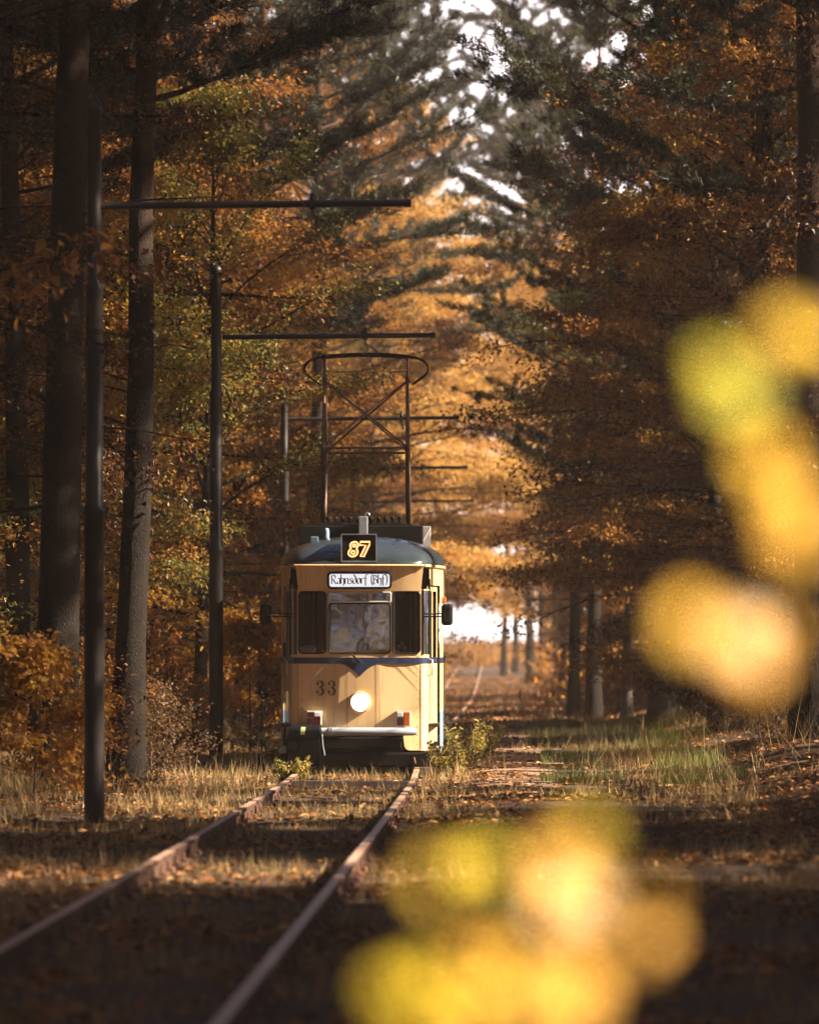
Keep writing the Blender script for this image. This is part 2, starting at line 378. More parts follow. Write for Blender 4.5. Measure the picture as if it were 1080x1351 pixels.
# the footpath beside the line, a sheet just over the soil, its edges meandering
def path_u(d): return 2.1+.25*np.sin(d*.11)+.2*np.sin(d*.05+1)
pd = np.arange(52, 245, .4); pts = []
for k, o in enumerate(np.linspace(-.55, .55, 7)):
    xx = track_x(pd)+path_u(pd)+o*(1+.22*np.sin(pd*.7+k*2)*(k in (0, 6))+.18*np.sin(pd*1.9+k))
    pts.append(np.stack([xx, pd, ground_z(xx, pd)+.012+.012*(1-abs(o))], -1))
pts = np.stack(pts, 1); n7 = 7
ii = (np.arange(len(pd)-1)[:, None]*n7+np.arange(6)[None, :]).ravel()
tag(link('path', np_mesh('path', pts.reshape(-1, 3), quads=np.stack([ii, ii+1, ii+n7+1, ii+n7], 1), mat=M['path'], smooth_=True)), kind='structure')

# ------------------------------------------------------------------ the track
trk = empty('tram_track', (0, 0, 0), 0, 'single rusty tram track running through dry grass towards the tram', 'tram track')
prof = [(-.036, 0), (.036, 0), (.036, -.035), (.012, -.05), (.010, -.125), (.062, -.145), (.062, -.158), (-.062, -.158), (-.062, -.145), (-.010, -.125), (-.012, -.05), (-.036, -.035)]
def rail(side):
    ds = np.concatenate([np.arange(2, 120, 1.0), np.arange(120, 330, 4.)]); m_ = MB(); k = len(prof); vs = []
    for d in ds:
        x0 = float(track_x(d))+side*.7535; z0 = float(grade(d))
        vs += [(x0+a, d, z0+b) for a, b in prof]
    top, side_ = [], []
    for i in range(len(ds)-1):
        for j in range(k):
            f = [i*k+j, i*k+(j+1) % k, (i+1)*k+(j+1) % k, (i+1)*k+j]; (top if j in (0,) else side_).append(f)
    m_.add(vs, side_, 0); b = len(m_.v)-len(vs)
    for f in top: m_.f.append([b+i for i in f]); m_.m.append(1); m_.s.append(False)
    o = m_.build('rail', [M['rail'], M['railtop']], trk)
    cl = MB().box((-.01, 0, -.125), (.045, .10, .04), .006).tube([(-.025, 0, -.12), (-.025, 0, -.06)], .012, 6).mesh('rail_clip', M['clip'])
    for k_, d in enumerate(np.arange(20.5, 56, .74)):
        x0 = float(track_x(d))
        c = link('rail_clip', cl, o, (x0+side*.7535+.062, d, float(grade(d))+.0))
        c.rotation_euler = (0, 0, random.Random(k_).uniform(-.15, .15))
    return o
rail(-1); rail(1)
rng = random.Random(3)
slm = MB().box((0, 0, 0), (2.5, .24, .14), .02).mesh('sleeper', M['sleeper'])
for d in np.arange(20.1, 75, .74):
    o = link('sleeper', slm, trk, (float(track_x(d)), d+rng.uniform(-.03, .03), float(grade(d))-.255+.03*float(smooth(40,56,d))+rng.uniform(-.012, .012)))
    o.rotation_euler = (0, 0, rng.uniform(-.02, .02))
o = MB().box((0, 0, 0), (1.42, .2, .09), .012).box((0, .215, -.004), (1.42, .2, .085), .012).build('crossing_plank', M['plank'], None, (float(track_x(55.6)), 55.4, -.062))
tag(o, 'pale bleached timber crossing planks laid between the rails just ahead of the tram', 'crossing plank')

# ------------------------------------------------------------------ poles and contact wire
ordn = ['first', 'second', 'third', 'fourth', 'fifth', 'sixth', 'seventh', 'eighth', 'ninth', 'tenth', 'eleventh', 'twelfth', 'thirteenth', 'fourteenth']
P_D = [45.3, 64.8, 87.2, 109, 131, 153, 175, 197, 219, 241, 263, 285]
P_X = [-3.10, -2.72, -2.37]
pole_post = MB().lathe([(.10, -.3), (.10, 2.9), (.112, 2.92), (.112, 2.98), (.088, 3.02), (.088, 5.1), (.094, 5.12), (.094, 5.17), (.072, 5.21), (.072, 6.86), (.08, 6.87), (.08, 6.92), (.03, 6.97), (.001, 6.98)], 20).mesh('post', M['pole'])
clm = MB().tube([(.06, 0, 6.72), (.19, 0, 6.75)], .02, 8).lathe([(.001, -.04), (.035, -.04), (.04, 0), (.025, .03), (.001, .04)], 10, at=(.2, 0, 6.76)).mesh('bracket', M['pole'])
for i, d in enumerate(P_D):
    tx = float(track_x(d)); x = P_X[i] if i < 3 else tx-2.35
    lab = ['thick dark pole at the edge of the shaded grass, standing nearest the camera', 'dark stepped pole beside the front of the tram, its cross arm just above the pantograph',
           'dark pole directly behind the tram roof on its forest side'][i] if i < 3 else f'slim dark overhead-line pole behind the tram, {ordn[i]} of the row from the camera'
    z0 = float(grade(d))
    p = empty('overhead_line_pole', (x, d, z0), 0, lab, 'pole', 'poles carrying the contact wire along the track')
    link('post', pole_post, p)
    link('bracket', clm, p)
    tip = tx+[.93, .95, 1.05][min(i, 2)]-x; cxw = tx-x
    MB().tube([(.09, 0, 5.95), (tip, 0, 5.98)], .036, 10).tube([(tip-.05, 0, 5.98), (tip+.02, 0, 5.98)], .045, 10).build('cross_arm', M['pole'], p)
    h = MB().tube([(cxw-.02, 0, 6.06), (cxw-.02, 0, 5.86), (cxw+.02, 0, 5.80), (cxw, 0, 5.76)], .014, 6)
    h.lathe([(.001, -.09), (.03, -.09), (.04, -.05), (.028, -.03), (.04, 0), (.028, .03), (.03, .08), (.001, .08)], 10, at=(cxw-.02, 0, 6.0))
    h.tube([(cxw, 0, 5.86), (cxw+.16, 0, 5.74)], .009, 6)
    h.build('wire_hanger', M['pole'], p)
wire = MB()
wp = [(float(track_x(d)), d, 5.755+float(grade(d))) for d in [2]+P_D+[330]]
wire.tube(wp, .0065, 6)
tag(wire.build('contact_wire', M['copper']), 'thin dark contact wire strung beneath the pole arms above the track', 'wire')

# ------------------------------------------------------------------ the tram
TH = .011
tram = empty('tram', (-.663, 61.0, 0), -math.atan(TH), 'cream and blue vintage tram numbered 33 on route 87 coming down the forest track', 'tram')
OUT = [(0, 0), (.2, .003), (.4, .012), (.6, .03), (.72, .046), (.80, .065), (.84, .085), (.872, .115), (.895, .155), (.91, .21), (.917, .27)]
DOOR0, DOOR1 = (.925, .34), (1.06, 1.34)
POST = [(1.07, 1.42), (1.085, 1.50), (1.10, 1.62)]
def fy(x): return float(np.interp(abs(x), [p[0] for p in OUT], [p[1] for p in OUT]))
def rrect(x0, x1, z0, z1, r, n=5):
    p = []
    for cx, cz, a0 in ((x1-r, z1-r, 0), (x0+r, z1-r, 90), (x0+r, z0+r, 180), (x1-r, z0+r, 270)):
        for k in range(n+1):
            a = R(a0+90*k/n); p.append((cx+r*math.cos(a), cz+r*math.sin(a)))
    return p
def plate(outer, holes, yf, densify=.09):
    """flat sheet with openings in x-z, bent to y = yf(x)"""
    b = bmesh.new(); es = []
    for loop in [outer]+holes:
        dl = []
        for i, p in enumerate(loop):
            q = loop[(i+1) % len(loop)]; n = max(1, int(math.dist(p, q)/densify))
            dl += [(p[0]+(q[0]-p[0])*k/n, p[1]+(q[1]-p[1])*k/n) for k in range(n)]
        vv = [b.verts.new((p[0], 0, p[1])) for p in dl]
        es += [b.edges.new((vv[i], vv[(i+1) % len(vv)])) for i in range(len(vv))]
    bmesh.ops.triangle_fill(b, use_beauty=True, use_dissolve=False, edges=es)
    for v in b.verts: v.co.y = yf(v.co.x)
    bmesh.ops.recalc_face_normals(b, faces=b.faces)
    return b
W_L, W_C, W_R, W_T = rrect(-.80, -.445, 1.51, 2.325, .05), rrect(-.405, .41, 1.51, 2.17, .05), rrect(.45, .80, 1.51, 2.325, .05), rrect(-.405, .41, 2.19, 2.315, .012)
front_out = [(-.82, .22), (-.66, .22), (-.62, .235), (-.595, .27), (-.59, .33), (-.58, .415), (.58, .415), (.59, .33), (.595, .27), (.62, .235), (.66, .22), (.82, .22), (.82, 2.36), (-.82, 2.36)]
body = MB()
b = plate(front_out, [W_L, W_C, W_R, W_T], fy); body.bm(b, 0, False); b.free()
def strip(pts, z0, z1, m=0, sm=True, dest=None):
    for s in (1, -1):
        vs = [(s*p[0], p[1], z) for p in pts for z in (z0, z1)]
        (dest or body).add(vs, [[2*i, 2*i+1, 2*i+3, 2*i+2] for i in range(len(pts)-1)], m, sm)
corner = [(.8195, fy(.8195))]+[p for p in OUT if p[0] > .83]+[DOOR0]
corner = [c for c in corner]
strip(corner, .22, 1.49)                       # rounded front corner
strip([corner[0], corner[1]], 1.49, 2.36)
strip(corner, 2.345, 2.36)
strip([DOOR0, DOOR1], 2.42, 2.66)              # over the door
strip([DOOR1]+POST, .72, 2.66)                 # pillar behind the door
strip([DOOR1]+POST, .22, .72, 1)               # its slate blue foot
LEN = 11.0
strip([POST[-1], (1.10, LEN-1.5)], .22, .72, 1)
strip([POST[-1], (1.10, LEN-1.5)], .72, 1.45, 0)
strip([POST[-1], (1.10, LEN-1.5)], 2.25, 2.66, 0)
for y in np.linspace(1.68, LEN-1.56, 7): strip([(1.10, y-.06), (1.10, y+.06)], 1.45, 2.25)
rear = [(1.10, LEN-1.5), (1.06, LEN-1.3), (.93, LEN-.3), (.8, LEN-.07), (.4, LEN-.01), (0, LEN)]
strip(rear, .22, 1.5); strip(rear, 2.25, 2.66); strip([rear[3], rear[4]], 1.5, 2.25)
body.build('body', [M['cream'], M['skirt']], tram)
# visor with the destination box
vis = MB(); vw0, vw1 = .812, .845
vs = []
for k in range(13):
    t = -1+2*k/12
    for w, z, o in ((vw0, 2.335, -.012), (vw1, 2.665, -.075)): vs.append((t*w, fy(t*w*.97)+o, z))
vis.add(vs, [[2*k, 2*k+2, 2*k+3, 2*k+1] for k in range(12)], 0, True)
for s in (0, 12): vis.add([vs[2*s], vs[2*s+1], (vs[2*s+1][0], .22, 2.665), (vs[2*s][0], .12, 2.335)], [[0, 1, 2, 3]], 0)
vis.add([v for v in vs[0::2]]+[(v[0], .14, 2.335) for v in vs[0::2]], [[k, k+1, 14+k, 13+k] for k in range(12)], 0)
lip = [(t*.86, fy(t*.83)-.095, 2.672) for t in np.linspace(-1, 1, 17)]
vis.tube(lip, .018, 6)
lo = [(s*p[0], p[1], 2.668) for s in (1, -1) for p in [DOOR0, DOOR1]+POST]
for s in (1, -1): vis.tube([(s*.86, .06, 2.672), (s*.93, .28, 2.672), (s*1.075, 1.34, 2.672), (s*1.115, 1.62, 2.672), (s*1.115, LEN-1.6, 2.672)], .022, 6)
vis.build('visor', M['cream'], tram)
# windows
def ring(loop, y, r, m_): return MB().tube([(p[0], y(p[0]), p[1]) for p in loop], r, 6, 0, True)
def pane(loop, yf, name, mt, par=tram):
    m_ = MB(); c = (sum(p[0] for p in loop)/len(loop), sum(p[1] for p in loop)/len(loop))
    m_.add([(p[0], yf(p[0]), p[1]) for p in loop], [list(range(len(loop)))], 0)
    return m_.build(name, mt, par)
for nm, lp, mt in (('side_window', W_L, 'glass'), ('windscreen', W_C, 'windscreen'), ('side_window', W_R, 'glass')):
    w = pane(lp, lambda x: fy(x)+.012, nm, M[mt])
    ring(lp, lambda x: fy(x)-.002, .013, 0).build('gasket', M['rubber'], w)
w = pane(W_T, lambda x: fy(x)+.012, 'vent_window', M['windscreen'])
ring(W_T, lambda x: fy(x)-.006, .014, 0).build('frame', M['pale'], w)
# doors on the tapered flanks: frame, lower panel, two tall panes
dv = Vector((DOOR1[0]-DOOR0[0], DOOR1[1]-DOOR0[1])); dl = dv.length; du = dv/dl
for s in (1, -1):
    def P3(t, z, inset=0): p = Vector(DOOR0)+du*t; q = p+Vector((-du.y, du.x))*inset; return (s*q.x, q.y, z)
    ins = .035
    fr = MB()
    def leaf(t0, t1, z0, z1, i=ins): fr.add([P3(t0, z0, i), P3(t1, z0, i), P3(t1, z1, i), P3(t0, z1, i)], [[0, 1, 2, 3]])
    leaf(.02, dl-.02, .30, 1.42); leaf(.02, .10, 1.42, 2.42); leaf(dl/2-.05, dl/2+.05, 1.42, 2.42); leaf(dl-.1, dl-.02, 1.42, 2.42); leaf(.10, dl-.10, 2.34, 2.42)
    door = fr.build('door', M['cream'], tram)
    gl = MB()
    for t0, t1 in ((.10, dl/2-.05), (dl/2+.05, dl-.10)): gl.add([P3(t0, 1.42, ins+.012), P3(t1, 1.42, ins+.012), P3(t1, 2.34, ins+.012), P3(t0, 2.34, ins+.012)], [[0, 1, 2, 3]])
    gl.build('door_glass', M['glass'], door)
    sm_ = MB()
    for t in (.008, dl/2, dl-.008): sm_.add([P3(t-.012, .29, ins-.012), P3(t+.012, .29, ins-.012), P3(t+.012, 2.42, ins-.012), P3(t-.012, 2.42, ins-.012)], [[0, 1, 2, 3]])
    sm_.add([P3(0, .26, .02), P3(dl, .26, .02), P3(dl, .30, .02), P3(0, .30, .02)], [[0, 1, 2, 3]])
    sm_.build('door_seal', M['rubber'], door)
    MB().tube([(s*.915, .20, 1.22), (s*.96, .17, 1.22), (s*.965, .17, 1.42), (s*.918, .22, 1.43)], .011, 8).build('grab_rail', M['pale'], tram)
    st = MB().box((s*1.0, .85, .195), (.16, 1.0, .035), .008).box((s*1.02, .4, .21), (.10, .05, .08), .006).box((s*1.03, 1.25, .21), (.10, .05, .08), .006)
    st.build('footboard', M['pale'], tram)
    # the corner window between visor and door
    cw = MB().add([(s*c[0], c[1]+.012, z) for c in corner[1:] for z in (1.49, 2.345)], [[2*i, 2*i+1, 2*i+3, 2*i+2] for i in range(len(corner)-2)], 0, True)
    o = cw.build('corner_window', M['glass'], tram)
    MB().tube([(s*.924, .335, 1.47), (s*.924, .335, 2.5)], .017, 6).tube([(s*.842, .08, 1.49), (s*.842, .08, 2.36)], .012, 6).build('frame', M['rubber'], o)
    # mirrors
    mx = s*1.245 if s < 0 else 1.16
    my = .10
    h = MB().box((mx, my, 2.02), (.155, .10, .285), .045, seg=3).build('mirror', M['rubber'], tram)
    MB().box((mx, my+.052, 2.02), (.12, .006, .24), .002).build('mirror_glass', M['steel'], h)
    MB().tube([(s*.90, .25, 2.03), (mx-s*.03, my-.052, 2.035)], .011, 6).tube([(s*.90, .25, 1.995), (mx-s*.03, my-.052, 2.0)], .011, 6).build('mirror_arm', M['rubber'], h)
    il = MB().box((s*1.115, 1.55, 2.235), (.06, .12, .07), .015).build('side_indicator', M['amber'], tram)
# side glazing
sg = MB()
for s in (1, -1): sg.add([(s*1.09, POST[-1][1], 1.45), (s*1.09, LEN-1.5, 1.45), (s*1.09, LEN-1.5, 2.25), (s*1.09, POST[-1][1], 2.25)], [[0, 1, 2, 3]])
sg.build('saloon_glazing', M['glass'], tram)
# waist stripe with its V
stp = MB(); xs = np.linspace(-.82, .82, 83)
def vz(x): a = abs(x); return 1.372-(.175*(max(0, 1-a/.27))**1.75 if a < .27 else 0)
stp.add([(x, fy(x)-.004, z) for x in xs for z in (vz(x), 1.452)], [[2*i, 2*i+1, 2*i+3, 2*i+2] for i in range(len(xs)-1)], 0, True)
strip([(c[0]+.004, c[1]-.003) for c in corner], 1.372, 1.452, 0, True, stp)
strip([(p[0]+.004, p[1]-.002) for p in [DOOR1]+POST]+[(1.104, LEN-1.5)], 1.372, 1.452, 0, True, stp)
for s in (1, -1):
    q = [Vector(DOOR0)+du*t+Vector((-du.y, du.x))*(.035-.005) for t in (.03, dl-.03)]
    stp.add([(s*p.x, p.y, z) for p in q for z in (1.372, 1.452)], [[0, 1, 3, 2]])
stp.build('waist_stripe', M['blue'], tram)
# 33
num = MB()
def three(cx, cz, h=.2, w=.088):
    p, ww = [], []
    for a in np.linspace(165, -95, 22):
        p.append((cx+w*.43*math.cos(R(a)), cz+h*.245+h*.215*math.sin(R(a)))); ww.append(.009+.019*max(0, math.cos(R(a))))
    num.ribbon(p, ww, lambda x: fy(x)-.005)
    p, ww = [], []
    for a in np.linspace(95, -165, 24):
        p.append((cx+w*.5*math.cos(R(a)), cz-h*.23+h*.245*math.sin(R(a)))); ww.append(.009+.021*max(0, math.cos(R(a))))
    num.ribbon(p, ww, lambda x: fy(x)-.0055)
    for (bx, bz) in ((cx-w*.36, cz+h*.27), (cx-w*.38, cz-h*.26)):
        num.add([(bx+.016*math.cos(a), fy(bx)-.006, bz+.018*math.sin(a)) for a in np.linspace(0, 6.28, 13)[:-1]], [list(range(12))])
three(-.525, 1.05); three(-.372, 1.05)
num.build('fleet_number', M['brown'], tram)
sm2 = MB()
for x in (-.815, .815, -.16, .22): sm2.ribbon([(x, .43 if abs(x) < .5 else .24), (x, 1.365)], .006, lambda q: fy(q)-.0025)
for x in (-.76, .76):
    for z in np.arange(.3, 1.36, .12): sm2.add([(x+.007*math.cos(a), fy(x)-.003, z+.007*math.sin(a)) for a in np.linspace(0, 6.28, 7)[:-1]], [list(range(6))])
sm2.build('panel_seam', M['seam'], tram)
# headlamp
hl = MB().lathe([(.142, .03), (.146, -.015), (.14, -.035), (.122, -.04), (.116, -.03)], 32, axis='y', at=(.008, 0, .86)).build('headlamp', M['cream'], tram)
MB().lathe([(.118, -.03), (.10, -.045), (.06, -.056), (.001, -.06)], 32, axis='y', at=(.008, 0, .86)).build('lens', M['lamp'], hl)
# lamp clusters
for s in (-1, 1):
    cx = -.598 if s < 0 else .583
    y0 = fy(cx)
    fl = MB().box((cx, y0-.03, .645), (.20, .07, .205), .012).build('lamp_cluster', M['pale'], tram)
    MB().box((cx-.045, y0-.066, .60), (.085, .02, .105), .008).box((cx-.045, y0-.066, .695), (.085, .02, .07), .008).build('tail_lens', M['red'], fl) if s < 0 else MB().box((cx-.045, y0-.066, .60), (.085, .02, .105), .008).build('tail_lens', M['red'], fl)
    MB().box((cx+.045, y0-.066, .64), (.08, .02, .17), .008).build('indicator_lens', M['amber'] if s > 0 else M['red'], fl)
    MB().box((cx+(-.045 if s > 0 else .04), y0-.069, .70), (.075, .02, .06), .006).build('reflector', M['white'], fl)
# bumper, coupler cover, underframe
bp = MB().tube([(-.52, -.10, .472), (-.3, -.125, .472), (0, -.13, .472), (.4, -.12, .472), (.70, -.09, .472), (.745, -.07, .472)], [.052, .056, .056, .056, .054, .045], 12)
bp.box((-.25, -.04, .46), (.12, .12, .07)).box((.5, -.04, .46), (.12, .12, .07))
bp.build('bumper', M['bumper'], tram)
MB().tube([(-.40, -.118, .472), (-.345, -.124, .472)], .062, 12).build('bumper_clamp', M['steel'], tram)
cc = MB().add([(-.965, -.02, .40), (-.50, -.02, .40), (-.50, -.02, .565), (-.92, -.02, .565), (-.965, -.30, .40), (-.50, -.32, .40), (-.52, -.16, .565), (-.90, -.16, .565)],
              [[4, 5, 6, 7], [3, 2, 6, 7][::-1], [0, 3, 7, 4], [1, 5, 6, 2], [0, 4, 5, 1]])
cc.box((-.735, -.16, .20), (.45, .30, .40), .03).box((-.72, -.12, .02), (.30, .18, .14), .02)
cc.build('coupler_cover', M['cover'], tram)
MB().lathe([(.02, .05), (.09, .05), (.085, -.01), (.06, -.04), (.001, -.05)], 16, axis='y', at=(-.86, -.31, .29)).build('buffer', M['rubber'], tram)
MB().add([(-.775, -.277, .435), (-.715, -.277, .435), (-.705, -.190, .535), (-.765, -.190, .535)], [[0, 1, 2, 3]]).build('sticker', M['label'], tram)
MB().tube([(-.49, -.2, .44), (-.48, -.22, .3), (-.455, -.2, .16)], .012, 6).lathe([(.001, -.035), (.03, -.02), (.03, .02), (.001, .035)], 8, at=(-.50, -.24, .49)).build('coupling_chain', M['steel'], tram)
uf = MB().box((0, .9, .215), (1.16, 1.7, .38), .02).box((.02, .2, .10), (1.86, .5, .19), .03).box((0, 3.2, .3), (1.7, 3.8, .3), .03).box((0, 7.5, .3), (1.7, 4, .3), .03)
uf.box((0, .02, .32), (1.12, .1, .16), .02)
uf.build('underframe', M['black'], tram)
MB().tube([(.72, -.055, .13), (.74, -.06, .05)], .014, 6).build('hose_cock', M['clip'], tram)
for y in (3.0, 4.9, 7.0):
    for s in (-1, 1):
        MB().lathe([(.05, -.06), (.3, -.06), (.33, -.05), (.33, .03), (.36, .035), (.36, .06), (.05, .06)], 28, axis='x', at=(s*.74, y, .352)).build('wheel', M['black'], tram)
# wiper
MB().tube([(.0, -.012, 1.385), (-.04, -.02, 1.42), (-.105, -.012, 1.505)], .010, 6).tube([(.035, -.02, 1.375), (-.075, -.022, 1.475)], .009, 6).build('wiper', M['rubber'], tram)
# cab inside
inn = MB().box((0, 5.5, .55), (2.1, 10.6, .04)).box((0, 5.5, 2.69), (2.0, 10.4, .03))
inn.box((-.68, 1.75, 1.6), (.72, .04, 2.1)).box((.68, 1.75, 1.6), (.72, .04, 2.1)).box((0, 1.75, 2.5), (.7, .04, .3))
inn.box((0, 9.6, 1.1), (2.0, .05, 1.1)).box((0, .28, 1.05), (1.5, .3, .8), .03)
inn.build('cab_interior', M['interior'], tram)
pw = MB()
for x in (-.66, -.585, .66, .735): pw.box((x, 1.70, 1.95), (.035, .04, 1.3), .008)
pw.box((-.53, 1.1, 1.95), (.02, .02, 1.0)); pw.build('cab_post', M['wood'], tram)
cu = MB(); xs = np.linspace(.50, .80, 31)
for z0, z1 in ((1.54, 2.3),):
    cu.add([(x*.35-.94, .34+.02*math.sin(x*300), z) for x in xs for z in (z0, z1)], [[2*i, 2*i+1, 2*i+3, 2*i+2] for i in range(30)], 0, True)
cu.build('curtain', M['curtain'], tram)
bag = bmesh.new(); bmesh.ops.create_icosphere(bag, subdivisions=3, radius=1)
for v in bag.verts: v.co = Vector((v.co.x*.10, v.co.y*.07, max(-.5, v.co.z)*.065))*(1+.12*math.sin(v.co.x*7+v.co.z*5))
MB().bm(bag, 0, True).build('folded_cloth', M['white'], tram, (-.69, .17, 1.555)); bag.free()
kn = MB()
for x, z, r_ in ((.52, 1.60, .03), (.56, 1.64, .032), (.60, 1.585, .028), (-.48, 1.535, .02), (.50, 1.545, .02)):
    kn.lathe([(.001, -r_), (r_*.8, -r_*.6), (r_, 0), (r_*.8, r_*.6), (.001, r_)], 10, at=(x, .13, z))
kn.build('control_knob', M['pale'], tram)
# destination blind
VY = lambda x: fy(x)-.052
sl_ = rrect(-.41, .415, 2.375, 2.575, .045)
def sy(x, z): return fy(x*.97)-.012-.063*(z-2.335)/.33
bl = MB().add([(p[0], sy(p[0], p[1])-.018, p[1]) for p in sl_], [list(range(len(sl_)))]).build('destination_blind', M['blind'], tram)
MB().tube([(p[0], sy(p[0], p[1])-.018, p[1]) for p in sl_], .016, 6, 0, True).build('blind_frame', M['rubber'], bl)
GL = {
 'R': (.78, [[(0, 0), (0, 1.5)], [(-.15, 1.4), (.2, 1.55), (.55, 1.3), (.5, .95), (.1, .8)], [(.2, .8), (.55, .15), (.7, 0)]]),
 'a': (.62, [[(.05, .85), (.25, 1), (.45, .85), (.45, .1), (.58, 0)], [(.45, .55), (.1, .4), (.05, .15), (.2, 0), (.45, .15)]]),
 'h': (.62, [[(0, 1.6), (0, 0)], [(0, .75), (.25, 1), (.45, .8), (.45, .1), (.32, -.3)]]),
 'n': (.64, [[(0, 1), (0, 0)], [(0, .8), (.25, 1), (.45, .8), (.45, .1), (.55, 0)]]),
 's': (.58, [[(.45, .9), (.25, 1), (.05, .8), (.4, .4), (.35, .1), (.2, 0), (0, .1)]]),
 'd': (.62, [[(.08, 1.6), (.45, 1.0), (.45, .2), (.2, 0), (0, .2), (0, .75), (.2, .9), (.45, .8)]]),
 'o': (.62, [[(.2, 0), (0, .2), (0, .8), (.22, 1), (.45, .8), (.45, .2), (.2, 0)]]),
 'r': (.52, [[(0, 1), (0, 0)], [(0, .8), (.2, 1), (.4, .9)]]),
 'f': (.52, [[(.1, -.3), (.1, 1.3), (.25, 1.6), (.45, 1.5)], [(-.1, .95), (.35, .95)]]),
 '(': (.42, [[(.3, 1.7), (.08, 1.2), (.08, .3), (.3, -.2)]]),
 ')': (.42, [[(0, 1.7), (.22, 1.2), (.22, .3), (0, -.2)]]),
 'B': (.68, [[(0, 0), (0, 1.5)], [(0, 1.45), (.4, 1.4), (.45, 1.1), (.15, .85), (.5, .7), (.5, .2), (.2, 0), (0, .05)]]), ' ': (.4, [])}
def nib_text(txt, x0, x1, zb, sz, yf):
    tot = sum(GL[c][0] for c in txt); k = (x1-x0)/tot; m_ = MB(); x = x0
    nb = Vector((.085, .045))
    for c in txt:
        for st_ in GL[c][1]:
            for p, q in zip(st_[:-1], st_[1:]):
                vs = []
                for pp in (Vector(p)-nb, Vector(q)-nb, Vector(q)+nb, Vector(p)+nb):
                    xx, zz = x+pp.x*k, zb+pp.y*sz; vs.append((xx, yf(xx, zz), zz))
                m_.add(vs, [[0, 1, 2, 3]])
        x += GL[c][0]*k
    return m_
nib_text('Rahnsdorf (Bhf)', -.365, .385, 2.428, .078, lambda x, z: sy(x, z)-.024).build('destination_name', M['ink'], bl)
# roof
rf = MB(); ys = [-.10, -.085, -.05, .02, .12, .26, .45, .7, 1.0, 1.35, 1.8, 2.5, LEN-1.8, LEN-1., LEN-.4, LEN-.1, LEN]
NX = 28
def rw(y):
    return float(np.interp(y, [-.10, -.05, .02, .12, .27, .34, 1.34, 1.62, LEN-1.6, LEN-.3, LEN], [.60, .80, .87, .905, .945, .955, 1.085, 1.125, 1.125, .95, .6]))
def rh(y):
    e = min(y+.10, LEN+.001-y); return .385*min(1, max(0, 1-(1-min(1, e/1.25))**2.4))**.62+.004
def roof_z(x, y):
    w = rw(y); return 2.69+rh(y)*max(0, 1-abs(x/w)**2.7)**.46
vs = []
for y in ys:
    w = rw(y)
    for k in range(NX+1):
        t = math.sin(math.pi*(k/NX-.5)); x = t*w
        yy = y+ (fy(min(.9, abs(x)))*.9 if y < .3 else 0)*(1-max(0, (y+.1)/.4) if y < .3 else 0)
        vs.append((x, yy, 2.68+(roof_z(x, y)-2.68 if abs(t) < 1 else 0)))
n1 = NX+1
rf.add(vs, [[i*n1+j, i*n1+j+1, (i+1)*n1+j+1, (i+1)*n1+j] for i in range(len(ys)-1) for j in range(NX)], 0, True)
roof = rf.build('roof', M['roof'], tram)
# route box on the roof edge
rb = MB().box((-.005, .10, 2.905), (.47, .36, .37), .014).build('route_box', M['black'], tram)
fr_ = MB()
for a, c in (((-.235, 2.725), (.225, 2.725)), ((-.235, 3.085), (.225, 3.085))): fr_.box(((a[0]+c[0])/2, -.085, a[1]), (.47, .02, .014))
for x in (-.235, .225): fr_.box((x, -.085, 2.905), (.014, .02, .374))
fr_.build('rim', M['steel'], rb)
sh = .16
def dig(loop, w, y, md):
    md.ribbon([(p[0]+(p[1]-2.89)*sh, p[1]) for p in loop+loop[:2]], w, y)
d1, d2 = MB(), MB()
def circ(cx, cz, rx, rz, n=20, a0=0, a1=360): return [(cx+rx*math.cos(R(a)), cz+rz*math.sin(R(a))) for a in np.linspace(a0, a1, n)]
e8 = circ(-.075, 2.938, .052, .046, 16, -40, 220)+circ(-.075, 2.845, .06, .055, 18, 130, 410)
s7 = [(.0, 2.985), (.125, 2.985), (.125, 2.945), (.075, 2.79), (.03, 2.79), (.08, 2.94), (.0, 2.94)]
for md, w, yy in ((d2, .03, -.0815), (d1, .014, -.0835)):
    dig(e8, w, yy, md); dig(s7, w, yy, md)
    dig(circ(-.075, 2.936, .02, .017, 10), w*.8, yy-.0005, md); dig(circ(-.075, 2.846, .024, .022, 10), w*.8, yy-.0005, md)
d2.build('digit_surround', M['digit2'], rb); d1.build('route_digits', M['digit'], rb)
# roof fittings
MB().box((-.62, .75, 3.03), (.11, .12, .09), .015).box((-.62, .75, 2.98), (.07, .08, .08)).build('roof_lamp', M['skirt'], tram)
MB().lathe([(.04, -.06), (.04, .07), (.03, .1), (.001, .11)], 12, at=(-.47, 1.1, 3.09)).build('horn', M['skirt'], tram)
rs_ = MB().box((-.02, 2.5, 3.12), (1.70, 1.5, .26), .02).box((0, 2.5, 3.26), (1.2, 1.3, .05), .01)
rs_.box((0, 2.6, 3.0), (1.3, 1.7, .2)).build('resistor_box', M['black'], tram)
kb = MB()
for k in range(11):
    x = -.47+k*.098
    kb.lathe([(.022, -.05), (.022, 0), (.034, .01), (.034, .03), (.02, .045), (.001, .05)], 10, at=(x, 2.0, 3.33))
kb.build('insulator_row', M['black'], tram)
lb = MB().box((.015, 1.70, 3.24), (.125, .12, .26), .012).tube([(.07+.03*math.cos(a), 1.7, 3.39+.03*math.sin(a)) for a in np.linspace(-.5, 3.6, 9)], .008, 6)
lb.build('lightning_arrester', M['steel'], tram)
